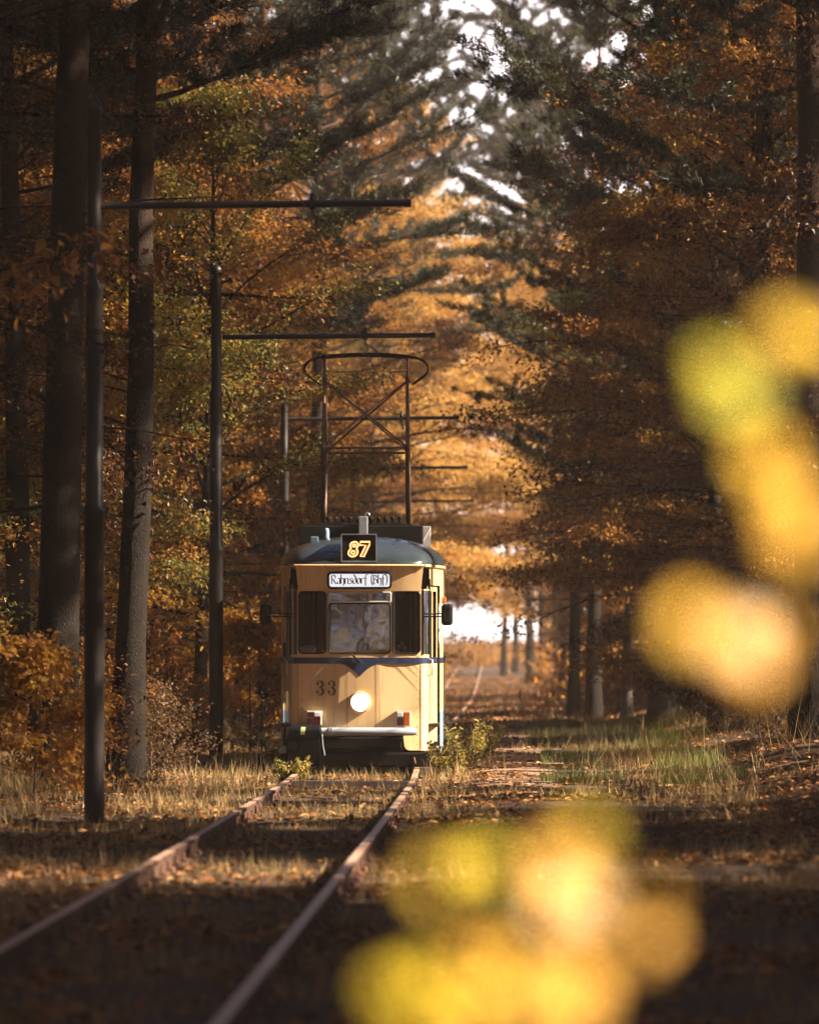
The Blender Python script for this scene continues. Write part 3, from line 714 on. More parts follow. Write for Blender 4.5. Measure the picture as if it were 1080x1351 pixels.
sp = MB().add([(.80, 1.9, 2.99), (.93, 1.9, 2.96), (.93, 1.9, 3.10), (.80, 1.9, 3.26)], [[0, 1, 2, 3]]).box((.865, 1.98, 3.10), (.13, .14, .28), .006).tube([(.80, 1.88, 3.0), (.92, 1.88, 3.22)], .012, 6)
sp.build('ladder_bracket', M['pale'], tram)
# pantograph (scissor type, raised)
PY = 4.4; pz = 5.72; pcx = .0
pg = MB()
for s in (-1, 1):
    x = pcx+s*.60; xt = pcx+s*.585
    for e in (-1, 1):
        pg.tube([(x, PY+e*.15, 3.30), (x-s*.01, PY+e*.85, 4.38)], [.036, .028], 10)
        pg.tube([(x-s*.01, PY+e*.85, 4.38), (xt, PY+e*.10, 5.38)], [.024, .02], 10)
    pg.tube([(xt, PY, 5.36), (xt+s*.01, PY, 5.69)], .017, 8)
    pg.lathe([(.001, -.05), (.035, -.04), (.035, .04), (.001, .05)], 10, at=(xt, PY, 5.38))
    pg.lathe([(.001, -.05), (.04, -.04), (.04, .04), (.001, .05)], 10, at=(x-s*.01, PY-.85, 4.38))
    pg.box((x, PY, 3.26), (.12, .5, .14), .02)
for e in (-1, 1):
    pg.tube([(-.59, PY+e*.85, 4.38), (.59, PY+e*.85, 4.38)], .016, 8)
    pg.tube([(-.585, PY+e*.84, 4.40), (.575, PY+e*.12, 5.36)], .014, 8)
    pg.tube([(.585, PY+e*.84, 4.40), (-.575, PY+e*.12, 5.36)], .014, 8)
    pg.tube([(-.6, PY+e*.16, 3.32), (.6, PY+e*.16, 3.32)], .02, 8)
pg.tube([(-.585, PY, 5.50), (.585, PY, 5.50)], .008, 6)
pan = pg.build('pantograph', M['panto'], tram)
sh_ = MB()
for e in (-.13, .13):
    top = [(x, PY+e, 5.705+.035*(1-(x/.62)**2)) for x in np.linspace(-.62, .62, 11)]
    hr = [(.62+.26*math.sin(a)+.0, PY+e, 5.705-.165+.165*math.cos(a)) for a in np.linspace(.2, 2.35, 9)]
    hrr = hr+[(.66, PY+e, 5.32)]
    hl_ = [(-p[0], p[1], p[2]) for p in hrr]
    sh_.tube(top, .024, 8); sh_.tube([top[-1]]+hrr, .012, 6); sh_.tube([top[0]]+hl_, .012, 6)
sh_.tube([(-.585, PY-.13, 5.66), (-.585, PY+.13, 5.66)], .015, 6).tube([(.585, PY-.13, 5.66), (.585, PY+.13, 5.66)], .015, 6)
sh_.build('collector_shoe', M['black'], pan)
bs = MB()
for x in (-.6, .6):
    for y in (PY-.4, PY+.4): bs.lathe([(.05, 3.02), (.05, 3.06), (.03, 3.08), (.05, 3.11), (.03, 3.13), (.05, 3.16), (.04, 3.2)], 12, at=(x, y, 0))
bs.build('insulator', M['black'], tram)

# ------------------------------------------------------------------ trees
def tubes_mesh(name, tubes, m):
    mb = MB()
    for pts, rad, n in tubes: mb.tube(pts, rad, n, 0, False, False)
    return mb.mesh(name, m)
def leaf_mesh(name, pos, ax, nr, L_, W_, rnd, m, quad=False):
    n = len(pos); ax = ax/np.linalg.norm(ax, axis=1, keepdims=True)
    sd = np.cross(nr, ax); sd /= np.linalg.norm(sd, axis=1, keepdims=True)+1e-9; up = np.cross(ax, sd)
    L_ = L_[:, None]; W_ = W_[:, None]
    if quad:
        v = np.stack([pos, pos+ax*L_*.45+sd*W_*.5+up*L_*.08, pos+ax*L_, pos+ax*L_*.45-sd*W_*.5+up*L_*.08], 1)
        idx = np.arange(n)[:, None]*4
        return np_mesh(name, v.reshape(-1, 3), quads=idx+np.array([[0, 1, 2, 3]]), mat=m, rnd=np.repeat(rnd, 4))
    c = up*L_*.10
    v = np.stack([pos, pos+ax*L_*.30+sd*W_*.46+c, pos+ax*L_*.68+sd*W_*.40+c, pos+ax*L_-up*L_*.06, pos+ax*L_*.68-sd*W_*.40+c, pos+ax*L_*.30-sd*W_*.46+c], 1)
    idx = np.arange(n)[:, None]*6
    q = np.concatenate([idx+np.array([[0, 1, 2, 3]]), idx+np.array([[0, 3, 4, 5]])])
    return np_mesh(name, v.reshape(-1, 3), quads=q, mat=m, rnd=np.repeat(rnd, 6))
def skeleton(seed, h, r0, clear, nprim, plen, nsec, lean=.03, rise=(10, 55), droop=.25, dead=0, prof='round', sides=10, r_top=.12):
    rg = random.Random(seed); tubes = []; tw = []
    n = 12; tp = []; px = py = 0.; ax_, ay_ = rg.uniform(-lean, lean), rg.uniform(-lean, lean)
    for i in range(n+1):
        t = i/n; tp.append(Vector((px, py, h*t-.15*(i == 0)))); px += h/n*(ax_+rg.gauss(0, .018)); py += h/n*(ay_+rg.gauss(0, .018))
    tr = [r0*((1-t)**.75*(1-r_top)+r_top*(1-t)+.02)*(1.35 if i == 0 else 1) for i, t in enumerate([k/n for k in range(n+1)])]
    tubes.append((tp, tr, sides))
    def at(t):
        f = min(t, .999)*n; i = int(f); return tp[i].lerp(tp[i+1], f-i), tr[i]+(tr[i+1]-tr[i])*(f-i)
    for i in range(nprim):
        u = (i+rg.random())/nprim; t = clear+(1-clear)*u; p, r = at(t); az = i*2.4+rg.uniform(-.5, .5)
        if prof == 'round': k = (math.sin(math.pi*min(1, .22+.78*u)))**.7+.12
        elif prof == 'flat': k = .9-.55*u**2
        else: k = 1-.85*u
        L_ = plen*k*rg.uniform(.7, 1.15); el = R(rise[0]+(rise[1]-rise[0])*u+rg.uniform(-12, 12))
        d = Vector((math.cos(az)*math.cos(el), math.sin(az)*math.cos(el), math.sin(el))); pp = [p]; rr = [min(r*.5, .012*L_+.01)]
        m_ = 6
        for s in range(m_):
            d = (d+Vector((rg.gauss(0, .13), rg.gauss(0, .13), rg.gauss(0, .08)-droop*.16))).normalized(); pp.append(pp[-1]+d*L_/m_); rr.append(rr[0]*(1-(s+1)/(m_+.6)))
        tubes.append((pp, rr, 5))
        for s in range(nsec):
            f = .25+.75*(s+.5)/nsec; fi = f*m_; j = min(m_-1, int(fi)); q = pp[j].lerp(pp[j+1], fi-j); bd = (pp[j+1]-pp[j]).normalized()
            sd = bd.cross(Vector((0, 0, 1))).normalized()*(1 if s % 2 else -1)
            dd = (bd*.65+sd*rg.uniform(.6, 1)+Vector((0, 0, rg.uniform(-.15, .25)))).normalized(); l2 = L_*.42*(1.15-.6*f)*rg.uniform(.7, 1.3)
            qq = [q]
            for e in range(3):
                dd = (dd+Vector((rg.gauss(0, .15), rg.gauss(0, .15), -droop*.12))).normalized(); qq.append(qq[-1]+dd*l2/3)
            r2 = max(.004, rr[j]*.45); tubes.append((qq, [r2, r2*.7, r2*.45, .003], 4))
            for e in range(3):
                for g_ in np.arange(.15, 1, .3): tw.append((qq[e].lerp(qq[e+1], g_), (qq[e+1]-qq[e]).normalized()))
        for g_ in np.arange(3.2, m_, .4):
            j = int(g_); tw.append((pp[j].lerp(pp[j+1], g_-j), (pp[j+1]-pp[j]).normalized()))
    for i in range(dead):
        t = rg.uniform(.12, clear); p, r = at(t); az = rg.uniform(0, 6.28); L_ = rg.uniform(.4, 1.6)
        d = Vector((math.cos(az), math.sin(az), rg.uniform(-.2, .3))); pp = [p, p+d*L_*.5, p+d*L_+Vector((rg.gauss(0, .1), rg.gauss(0, .1), -.15))]
        tubes.append((pp, [.018, .012, .004], 4))
    return tubes, tw
def broadleaf(seed, m, bark, h, r0, clear, nprim, plen, nsec, per, size=(.06, .10), spread=.16, flat=.6, **kw):
    tubes, tw = skeleton(seed, h, r0, clear, nprim, plen, nsec, **kw)
    rs = np.random.RandomState(seed)
    P = np.array([p for p, d in tw]); D = np.array([d for p, d in tw])
    # whole sprays thin out or drop leaves so that the crown has gaps and clumps
    dens = rs.rand(len(P))**.6; cl = np.sin(P[:, 0]*1.1+seed)+np.sin(P[:, 1]*1.3+seed*2)+np.sin(P[:, 2]*1.2+seed*3)
    cnt = np.maximum(0, per*dens*np.clip(.9+.45*cl, .1, 1.8)).astype(int)
    idx = np.repeat(np.arange(len(P)), cnt); n = len(idx)
    pos = P[idx]+rs.normal(0, 1, (n, 3))*np.array([spread, spread, spread*flat])
    ax = D[idx]*.6+rs.normal(0, .6, (n, 3)); ax[:, 2] -= .25
    nr = rs.normal(0, .45, (n, 3)); nr[:, 2] += 1
    L_ = rs.uniform(size[0], size[1], n)
    spray = np.repeat(rs.rand(len(P)), cnt)
    rnd = np.clip(.5+.22*(spray-.5)*2+rs.normal(0, .17, n), 0, 1)
    return tubes_mesh('trunk', tubes, bark), leaf_mesh('crown', pos, ax, nr, L_, L_*rs.uniform(.5, .72, n), rnd, m)
def pine(seed, h, r0, clear, nprim, plen, nsec, per, size, wid, **kw):
    tubes, tw = skeleton(seed, h, r0, clear, nprim, plen, nsec, prof='round', rise=(5, 50), droop=-.25, **kw)
    rs = np.random.RandomState(seed); P = np.array([p for p, d in tw]); D = np.array([d for p, d in tw])
    keep = rs.rand(len(P)) < .8; P = P[keep]; D = D[keep]
    idx = np.repeat(np.arange(len(P)), per); n = len(idx)
    a = D[idx]*.7+rs.normal(0, .65, (n, 3)); a[:, 2] += .25; a /= np.linalg.norm(a, axis=1, keepdims=True)
    pos = P[idx]+rs.normal(0, .07, (n, 3)); L_ = rs.uniform(.6, 1.2, n)*size
    nr = rs.normal(0, 1, (n, 3)); sd = np.cross(nr, a); sd /= np.linalg.norm(sd, axis=1, keepdims=True)
    v = np.stack([pos+sd*wid/2, pos-sd*wid/2, pos+a*L_[:, None]], 1)
    rnd = np.clip(np.repeat(rs.rand(len(P)), per)*.7+rs.rand(n)*.3, 0, 1)
    me = np_mesh('crown', v.reshape(-1, 3), tris=np.arange(n*3).reshape(-1, 3), mat=M['needle'], rnd=np.repeat(rnd, 3))
    return tubes_mesh('trunk', tubes, M['pinebark']), me

K = {}
K['beech'] = [broadleaf(11+i, M['beech'], M['bark'], 17+i, .2+.02*i, .10+.05*(i % 2), 54, 4.6, 8, 17, size=(.075, .13), spread=.2, rise=(0, 55)) for i in range(3)]
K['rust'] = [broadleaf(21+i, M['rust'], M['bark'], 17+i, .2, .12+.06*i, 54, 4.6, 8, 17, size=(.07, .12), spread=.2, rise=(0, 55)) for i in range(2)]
K['golden'] = [broadleaf(31+i, M['golden'], M['bark'], 13+i*2, .15, .10, 48, 3.9, 8, 16, size=(.075, .13), spread=.2, rise=(5, 55)) for i in range(2)]
K['olive'] = [broadleaf(41+i, M['olive'], M['birch'] if i else M['bark'], 14+i, .16, .22, 40, 3.6, 8, 16, size=(.07, .12), spread=.2, rise=(15, 60)) for i in range(2)]
K['arch'] = [broadleaf(91+i, (M['glowgold'], M['golden'])[i], M['bark'], 20, .18, .24, 46, 5.6, 8, 22, size=(.09, .15), spread=.25, rise=(-5, 55)) for i in range(2)]
K['tallpine'] = [pine(95+i, 30, .22, .60, 40, 4.6, 8, 40, .22, .035, dead=20) for i in range(2)]
K['overhang'] = [broadleaf(97+i, M['rust'], M['bark'], 19, .19, .24, 50, 5.4, 9, 24, size=(.055, .095), spread=.22, rise=(-8, 50)) for i in range(2)]  # crown uses the shade-darkened rust leaf colour
K['sapling'] = [broadleaf(51+i, (M['beech'], M['golden'], M['olive'])[i], M['bark'], 5.5-.5*i, .045, .06, 34, 2.0, 6, 11, size=(.06, .105), spread=.15, rise=(10, 60)) for i in range(3)]
K['pine'] = [pine(61+i, 23+2*i, .24, .42-.05*i, 40, 4.2, 8, 36, .20, .03, dead=16) for i in range(2)]
K['bush'] = [broadleaf(71+i, (M['golden'], M['beech'])[i], M['twig'], 1.9, .02, .02, 18, 1.3, 5, 7, size=(.06, .12), spread=.12, lean=.2, rise=(15, 75)) for i in range(2)]
K['thicket'] = [broadleaf(81+i, (M['beech'], M['bramble'])[i], M['twig'], 1.5-.4*i, .014, .02, 26, .9, 6, (1.4, 2.4)[i], size=(.03, .06), spread=.12, rise=(35, 80)) for i in range(2)]

def plant(kind, x, y, sc, rz, label, cat='tree', group=None, var=0, tilt=(0, 0), name=None, sz=1.0, sink=.05):
    tm, cm = K[kind][var % len(K[kind])]
    nm = name or {'beech': 'beech_tree', 'rust': 'beech_tree', 'golden': 'golden_tree', 'arch': 'arching_tree', 'overhang': 'beech_tree', 'tallpine': 'pine_tree', 'olive': 'oak_tree', 'sapling': 'young_tree', 'pine': 'pine_tree', 'bush': 'bush', 'thicket': 'thicket'}[kind]
    o = empty(nm, (x, y, float(ground_z(x, y))-sink), rz, label, cat, group)
    o.rotation_mode = 'ZXY'; o.rotation_euler = (tilt[0], tilt[1], rz); o.scale = (sc, sc, sc*sz)
    link('trunk' if cat == 'tree' else 'stem', tm, o); link('crown' if cat == 'tree' else 'foliage', cm, o)
    return o
def pole_word(y):
    i = int(np.argmin([abs(y-p) for p in P_D])); return ordn[i]
used = {}
def auto_label(kind, x, y, side):
    base = {'beech': 'rust-orange beech', 'rust': 'shade-darkened rust beech', 'golden': 'golden-yellow tree', 'olive': 'green-yellow oak', 'sapling': 'slender young tree', 'pine': 'bare-trunked dark pine'}[kind]
    u = abs(x-float(track_x(y))); row = 'front' if u < 6.5 else 'second' if u < 9.5 else 'third' if u < 13 else 'rear'
    where = f'on the pole side level with the {pole_word(y)} pole' if side < 0 else f'beyond the footpath opposite the {pole_word(y)} pole'
    lab = f'{base} {where}, {row} row'
    used.setdefault(lab, 0); used[lab] += 1
    return lab

rng = random.Random(20)
# --- trees one can single out in the photograph
def hero(kind, px, d, sc, label, var=0, rz=0., tilt=(0, 0), sz=1.0, u=None):
    x = (px-540)/FPX*d
    return plant(kind, x, d, sc, rz, label, var=var, tilt=tilt, sz=sz)
hero('pine', 66, 55, 1.08, 'thick dark pine behind the pole nearest the camera, one edge of its cracked bark sunlit', 0, .3, (0, R(2.4)))
hero('pine', 165, 57, .85, 'dark leaning pine between the two poles nearest the camera', 1, 2.0, (0, R(1.8)))
hero('pine', 30, 66, .8, 'slim pine at the forest edge beside the thick cracked pine, flecked with sun', 1, 4.0)
hero('pine', 352, 104, .95, 'sun-edged pine trunk rising just behind the tram mirror on the pole side', 0, 1.0)
hero('pine', 245, 90, .95, 'shaded pine in the undergrowth between the two large poles', 0, 2.4)
hero('pine', 418, 118, 1.0, 'dark pine whose crown hangs over the pantograph beside the sky gap', 1, 5.2)
hero('pine', 478, 150, 1.05, 'pine crown against the bright sky, on the pole side', 0, 3.3)
hero('pine', 872, 88, 1.0, 'straight dark pine trunk beyond the footpath, standing clear of the others', 1, .8)
hero('pine', 1072, 64, 1.15, 'broad dark trunk at the edge of the shaded verge beyond the footpath', 0, 2.2)
hero('pine', 1018, 78, .9, 'tall dark pine behind the yellow out-of-focus leaves', 1, 4.4)
hero('pine', 945, 84, .6, 'thin sunlit trunk just past the clear dark pine', 0, 1.4)
hero('pine', 915, 105, .85, 'sun-flecked pine trunk high among the rust leaves beyond the footpath', 1, 3.0)
hero('pine', 783, 112, .8, 'pair-like dark pine, thicker trunk beyond the bend of the footpath', 0, 5.0)
hero('pine', 755, 116, .65, 'thinner dark pine beside the thicker trunk at the footpath bend', 1, 1.1)
hero('olive', 826, 108, .8, 'pale-barked slender tree catching sun beyond the footpath', 1, .5)
hero('arch', 664, 262, 1.0, 'bare-stemmed far tree in the bright opening at the end of the path', 0, 1.2)
hero('arch', 679, 275, 1.0, 'second far trunk in the bright opening at the end of the path', 1, 2.9)
hero('olive', 265, 76, .75, 'green and yellow leafed oak above the cross arm of the nearest pole', 0, 1.7)
hero('golden', 318, 97, .8, 'golden tree glowing behind the stepped pole', 0, .6)
hero('golden', 470, 150, 1.1, 'golden tree glowing behind the raised pantograph', 1, 2.2)
hero('beech', 420, 128, 1.0, 'orange beech behind the tram roof on the pole side', 2, 3.1)

for px, d, sc, v, t in ((520, 206, 1.1, 0, 'golden tree arching over the line behind the pantograph, below the sky gap'), (545, 242, 1.15, 1, 'rust tree arching in from the pole side at the far end of the line'),
                        (735, 215, 1.0, 0, 'golden tree leaning over the footpath at its far end'), (715, 250, 1.0, 1, 'rust tree beyond the footpath next to the bright far opening'),
                        (528, 185, .95, 0, 'golden tree overhanging the line from the pole side halfway to the far opening'), (500, 168, 1.1, 0, 'pale golden tree overhanging the rails, seen between the uprights of the pantograph'), (512, 198, 1.15, 1, 'pale golden tree farther back on the pole side, leaning over the rails'), (742, 195, 1.05, 1, 'pale golden tree leaning in over the footpath short of the far opening'), (700, 238, 1.05, 0, 'pale golden tree crowding the right edge of the far opening'), (536, 224, 1.15, 1, 'pale golden tree crowding the rails beside the far opening'), (770, 180, .85, 0, 'golden tree overhanging the footpath halfway to the far opening')):
    hero('arch', px, d, sc, t, v, px*.7)
hero('tallpine', 518, 190, 1.0, 'far pine whose dark high crown edges the sky gap on the pole side', 0, 1.0)
hero('tallpine', 745, 185, 1.0, 'far pine whose dark high crown edges the sky gap on the footpath side', 1, 2.0)
hero('tallpine', 700, 235, 1.0, 'farthest tall pine, its crown low in the sky gap on the footpath side', 0, 4.0)
# --- rows of trees along both sides
def free(x, y, lst, r):
    return all((x-a)**2+(y-b)**2 > r*r for a, b in lst)
spots = []
def sun_lane(x, y, d0, half):          # does a tree at x,y stand in the strip of sun that reaches the line at distance d0?
    return abs(y-(d0-(x+.6)*math.tan(SUN_AZ))) < half
def fill(side, d0, d1, u0, u1, n, kinds, rmin, smin=.75, smax=1.1, lane=None):
    k = 0; tries = 0
    while k < n and tries < n*30:
        tries += 1
        y = rng.uniform(d0, d1); u = rng.uniform(u0, u1); x = float(track_x(y))+side*u
        if side > 0: x += .6
        if not free(x, y, spots, rmin): continue
        if lane and any(sun_lane(x, y, a, h_) for a, h_ in lane): continue
        kind = rng.choice(kinds); sc = rng.uniform(smin, smax)
        spots.append((x, y)); k += 1
        plant(kind, x, y, sc, rng.uniform(0, 6.28), auto_label(kind, x, y, side), 'tree', 'forest trees on the pole side of the track' if side < 0 else 'forest trees beyond the footpath',
              rng.randrange(3), (R(rng.uniform(-2, 2)), R(rng.uniform(-2, 2))))
B4 = ['beech', 'beech', 'golden', 'beech', 'sapling', 'golden', 'olive']
B3 = ['beech', 'beech', 'golden', 'beech', 'pine', 'beech', 'sapling', 'olive']
LANES = [(62, 5.5), (49, 6), (55.5, 3), (74, 3.6), (86, 4), (112, 5.5), (140, 7), (170, 9), (205, 8), (240, 9), (2.6, 7), (35, 3.4)]
fill(-1, 66, 112, 5.3, 8, 22, ['beech', 'golden', 'sapling', 'sapling', 'sapling', 'beech'], 1.7, .65, .95)
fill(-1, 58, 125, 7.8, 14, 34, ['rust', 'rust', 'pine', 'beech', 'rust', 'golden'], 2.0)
fill(-1, 110, 190, 4.4, 9, 30, B3, 2.2, .7, 1.0)
fill(-1, 100, 200, 9, 20, 30, B3, 2.8)
fill(-1, 58, 68, 5.6, 9, 8, ['sapling', 'sapling', 'beech', 'sapling'], 1.5, .6, .9)
fill(-1, 44, 58, 5.0, 8, 5, ['pine'], 1.7, .7, 1.05)
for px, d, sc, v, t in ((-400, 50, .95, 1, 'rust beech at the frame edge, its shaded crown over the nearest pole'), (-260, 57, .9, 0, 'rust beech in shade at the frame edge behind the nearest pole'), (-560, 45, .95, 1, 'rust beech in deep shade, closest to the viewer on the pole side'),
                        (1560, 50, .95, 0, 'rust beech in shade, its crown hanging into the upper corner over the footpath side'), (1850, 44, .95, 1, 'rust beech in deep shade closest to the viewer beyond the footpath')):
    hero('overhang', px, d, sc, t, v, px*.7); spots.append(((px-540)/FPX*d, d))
fill(1, 70, 112, 5.4, 9, 20, ['beech', 'sapling', 'rust', 'beech', 'golden', 'beech'], 1.9, .65, .95, LANES)
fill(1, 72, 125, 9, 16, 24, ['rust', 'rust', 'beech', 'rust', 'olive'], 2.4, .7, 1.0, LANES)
fill(1, 112, 190, 5.2, 10, 15, B4, 2.2, .7, 1.0, LANES)
fill(1, 110, 200, 10, 20, 22, B4, 2.8, .75, 1.1, LANES)
# --- tall bare-boled pines added so their high crowns shade the upper forest and let the low sun in beneath
for i, y in enumerate((40.5, 45, 50, 54.5, 59.5, 64, 69)):
    x = float(track_x(y))+rng.uniform(6.6, 8.2)
    if x < .089*y+.5 and not x > .085*y: x = .089*y+.7 if y < 85 else x
    spots.append((x, y))
    plant('pine', x, y, rng.uniform(1.0, 1.12), rng.uniform(0, 6.28), f'added high-crowned shade pine beyond the verge opposite the {pole_word(y)} pole, {("nearer", "farther")[i % 2]} of two', 'tree', 'pines added beyond the verge for shade', i)
for i in range(11):  # unseen high-crowned pines added to darken the upper forest
    x = rng.uniform(16.5, 19.5); y = 40+i*2.7; spots.append((x, y))
    plant('tallpine', x, y, rng.uniform(.97, 1.05), rng.uniform(0, 6.28), 'tall pine added outside the view, its high crown shading the upper forest', 'tree', 'trees outside the view', i)
for i in range(9):  # unseen young trees added to keep the sun off the verge
    x = rng.uniform(6.6, 8.6); y = 43+i*3.1; x = max(x, .089*y+1.6); spots.append((x, y))
    plant('sapling', x, y, rng.uniform(.6, .75), rng.uniform(0, 6.28), 'young tree added outside the view to shade the verge', 'tree', 'young trees added outside the view', i)
# --- trees outside the frame that shade the near ground and stand behind the camera
def shade(x, y, kind, sc, lab='large forest tree outside the view shading the near track'):
    spots.append((x, y)); plant(kind, x, y, sc, rng.uniform(0, 6.28), lab, 'tree', 'trees outside the view', rng.randrange(3))
def shade_fill(side, d0, d1, x0, x1, n, rmin):
    k = t = 0
    while k < n and t < n*30:
        t += 1; x = side*rng.uniform(x0, x1); y = rng.uniform(d0, d1)
        if abs(x) < .089*y*1.0+5.6 and y > 5: continue
        if not free(x, y, spots, rmin) or (side > 0 and any(sun_lane(x, y, a, h_) for a, h_ in LANES)): continue
        shade(x, y, rng.choice(['beech', 'pine', 'beech', 'golden']), rng.uniform(.95, 1.25)); k += 1
shade_fill(1, 8, 60, 6, 42, 60, 3.4)
shade_fill(1, 60, 76, 12, 46, 14, 4.0)
shade_fill(1, 76, 120, 14, 46, 12, 4.0)
shade_fill(-1, -5, 70, 6.5, 22, 34, 3.4)
for x, y in ((-7, -8), (-8, -20), (-6.5, -34), (-9, -48), (6, -18), (5.5, -30), (7, -42), (4, -56), (-4, -62)):
    shade(x, y, rng.choice(['beech', 'pine', 'golden']), 1.0, 'forest tree added behind the viewpoint to hold back low skylight')
for i in range(34):  # unseen trees added behind the camera to dim light on camera-facing leaves
    y = rng.uniform(-60, -6); sd = -1 if i % 2 else 1; x = sd*rng.uniform(6, 26)
    if sd > 0 and y > -14: y -= 16
    if free(x, y, spots, 3): shade(x, y, rng.choice(['beech', 'beech', 'golden']), 1.1, 'forest tree added behind the viewpoint to hold back low skylight')
for x, y in ((-2.5, -75), (1.5, -80), (5, -72), (-7, -78), (10, -78)): shade(x, y, 'beech', 1.1, 'forest tree added behind the viewpoint to hold back low skylight')

# --- bushes and undergrowth along the edges
def bush(kind, px, d, sc, label, var=0, name='bush', cat='bush', group=None):
    x = (px-540)/FPX*d; return plant(kind, x, d, sc, rng.uniform(0, 6.28), label, cat, group, var, name=name)
bush('bush', 45, 50, .8, 'orange-leaved sunlit bush at the foot of the thick cracked pine', 0)
bush('bush', 95, 57, .75, 'small rust-leaved bush behind the pole nearest the camera', 1)
bush('bush', 330, 72, 1.0, 'sunlit tangled bush between the stepped pole and the tram', 0)
bush('bush', 150, 54, .55, 'dark rust-leaved bush at the foot of the leaning pine', 1)
bush('bush', 232, 72, .85, 'low rust-leaved bush between the two nearest poles', 1)
bush('thicket', 345, 66, .95, 'dry twiggy bramble thicket beside the tram front', 0, 'thicket', 'thicket')
bush('thicket', 200, 58, .9, 'dry twiggy thicket at the forest edge between the two nearest poles', 1, 'thicket', 'thicket')
bush('thicket', 910, 76, .9, 'dry twiggy thicket at the foot of the clear dark pine beyond the footpath', 0, 'thicket', 'thicket')
bush('thicket', 1000, 70, .9, 'dry brown thicket in the shade beyond the footpath', 1, 'thicket', 'thicket')
for i in range(26):
    s = -1 if i % 2 else 1; y = rng.uniform(64, 120); x = float(track_x(y))+s*(rng.uniform(4, 6) if s < 0 else rng.uniform(5.4, 8))
    k = rng.choice(['bush', 'thicket']); v = rng.randrange(2)
    col = {('bush', 0): 'golden bush', ('bush', 1): 'rust-leaved bush', ('thicket', 0): 'brown twiggy thicket', ('thicket', 1): 'dull brown thicket'}[(k, v)]
    plant(k, x, y, rng.uniform(.6, 1.2), rng.uniform(0, 6.28), f'{col} in the undergrowth ' + (f'on the pole side by the {pole_word(y)} pole' if s < 0 else f'beyond the footpath opposite the {pole_word(y)} pole'),
          'bush', 'undergrowth bushes along the forest edge', v)
# yellow-green weeds beside the tram
def weed(px, py, d, sc, label):
    rs = np.random.RandomState(int(px)); x0 = (px-540)/FPX*d; tubes = []; P = []; D = []
    for k in range(14):
        a = rs.uniform(0, 6.28); l = rs.uniform(.3, .6)*sc; dd = np.array([math.cos(a)*.45, math.sin(a)*.45, 1.]); dd /= np.linalg.norm(dd); q = np.array([math.cos(a)*.08, math.sin(a)*.08, -.03])
        pp = [Vector(q+dd*l*t+np.array([0, 0, -.1*l*t*t])) for t in (0, .35, .7, 1)]; tubes.append((pp, [.006, .005, .004, .002], 4))
        for t in np.linspace(.25, 1, 9): P.append(q+dd*l*t); D.append(dd)
    P = np.repeat(np.array(P), 5, 0); D = np.repeat(np.array(D), 5, 0); n = len(P)
    ax = D*.3+rs.normal(0, .7, (n, 3)); nr = rs.normal(0, .5, (n, 3)); nr[:, 2] += 1; L_ = rs.uniform(.04, .08, n)
    o = empty('weed_plant', (x0, d, float(ground_z(x0, d))), 0, label, 'weed', 'weeds beside the rails')
    link('stem', tubes_mesh('stem', tubes, M['twig']), o)
    link('foliage', leaf_mesh('foliage', P+rs.normal(0, .03, (n, 3)), ax, nr, L_, L_*.6, np.clip(rs.normal(.6, .25, n), 0, 1), M['weed']), o)
weed(612, 990, 63, 1.25, 'yellow-green leafy weed clump beside the tram front corner')
weed(634, 985, 66, 1.1, 'taller straggly weed just past the yellow-green clump by the tram')
weed(592, 1010, 60.0, .8, 'small weed against the rail beside the tram step')
weed(383, 1030, 58, .55, 'small yellow-green weed tuft at the rail beneath the coupler')
weed(372, 985, 64, .9, 'dry weed clump in front of the thicket beside the tram')

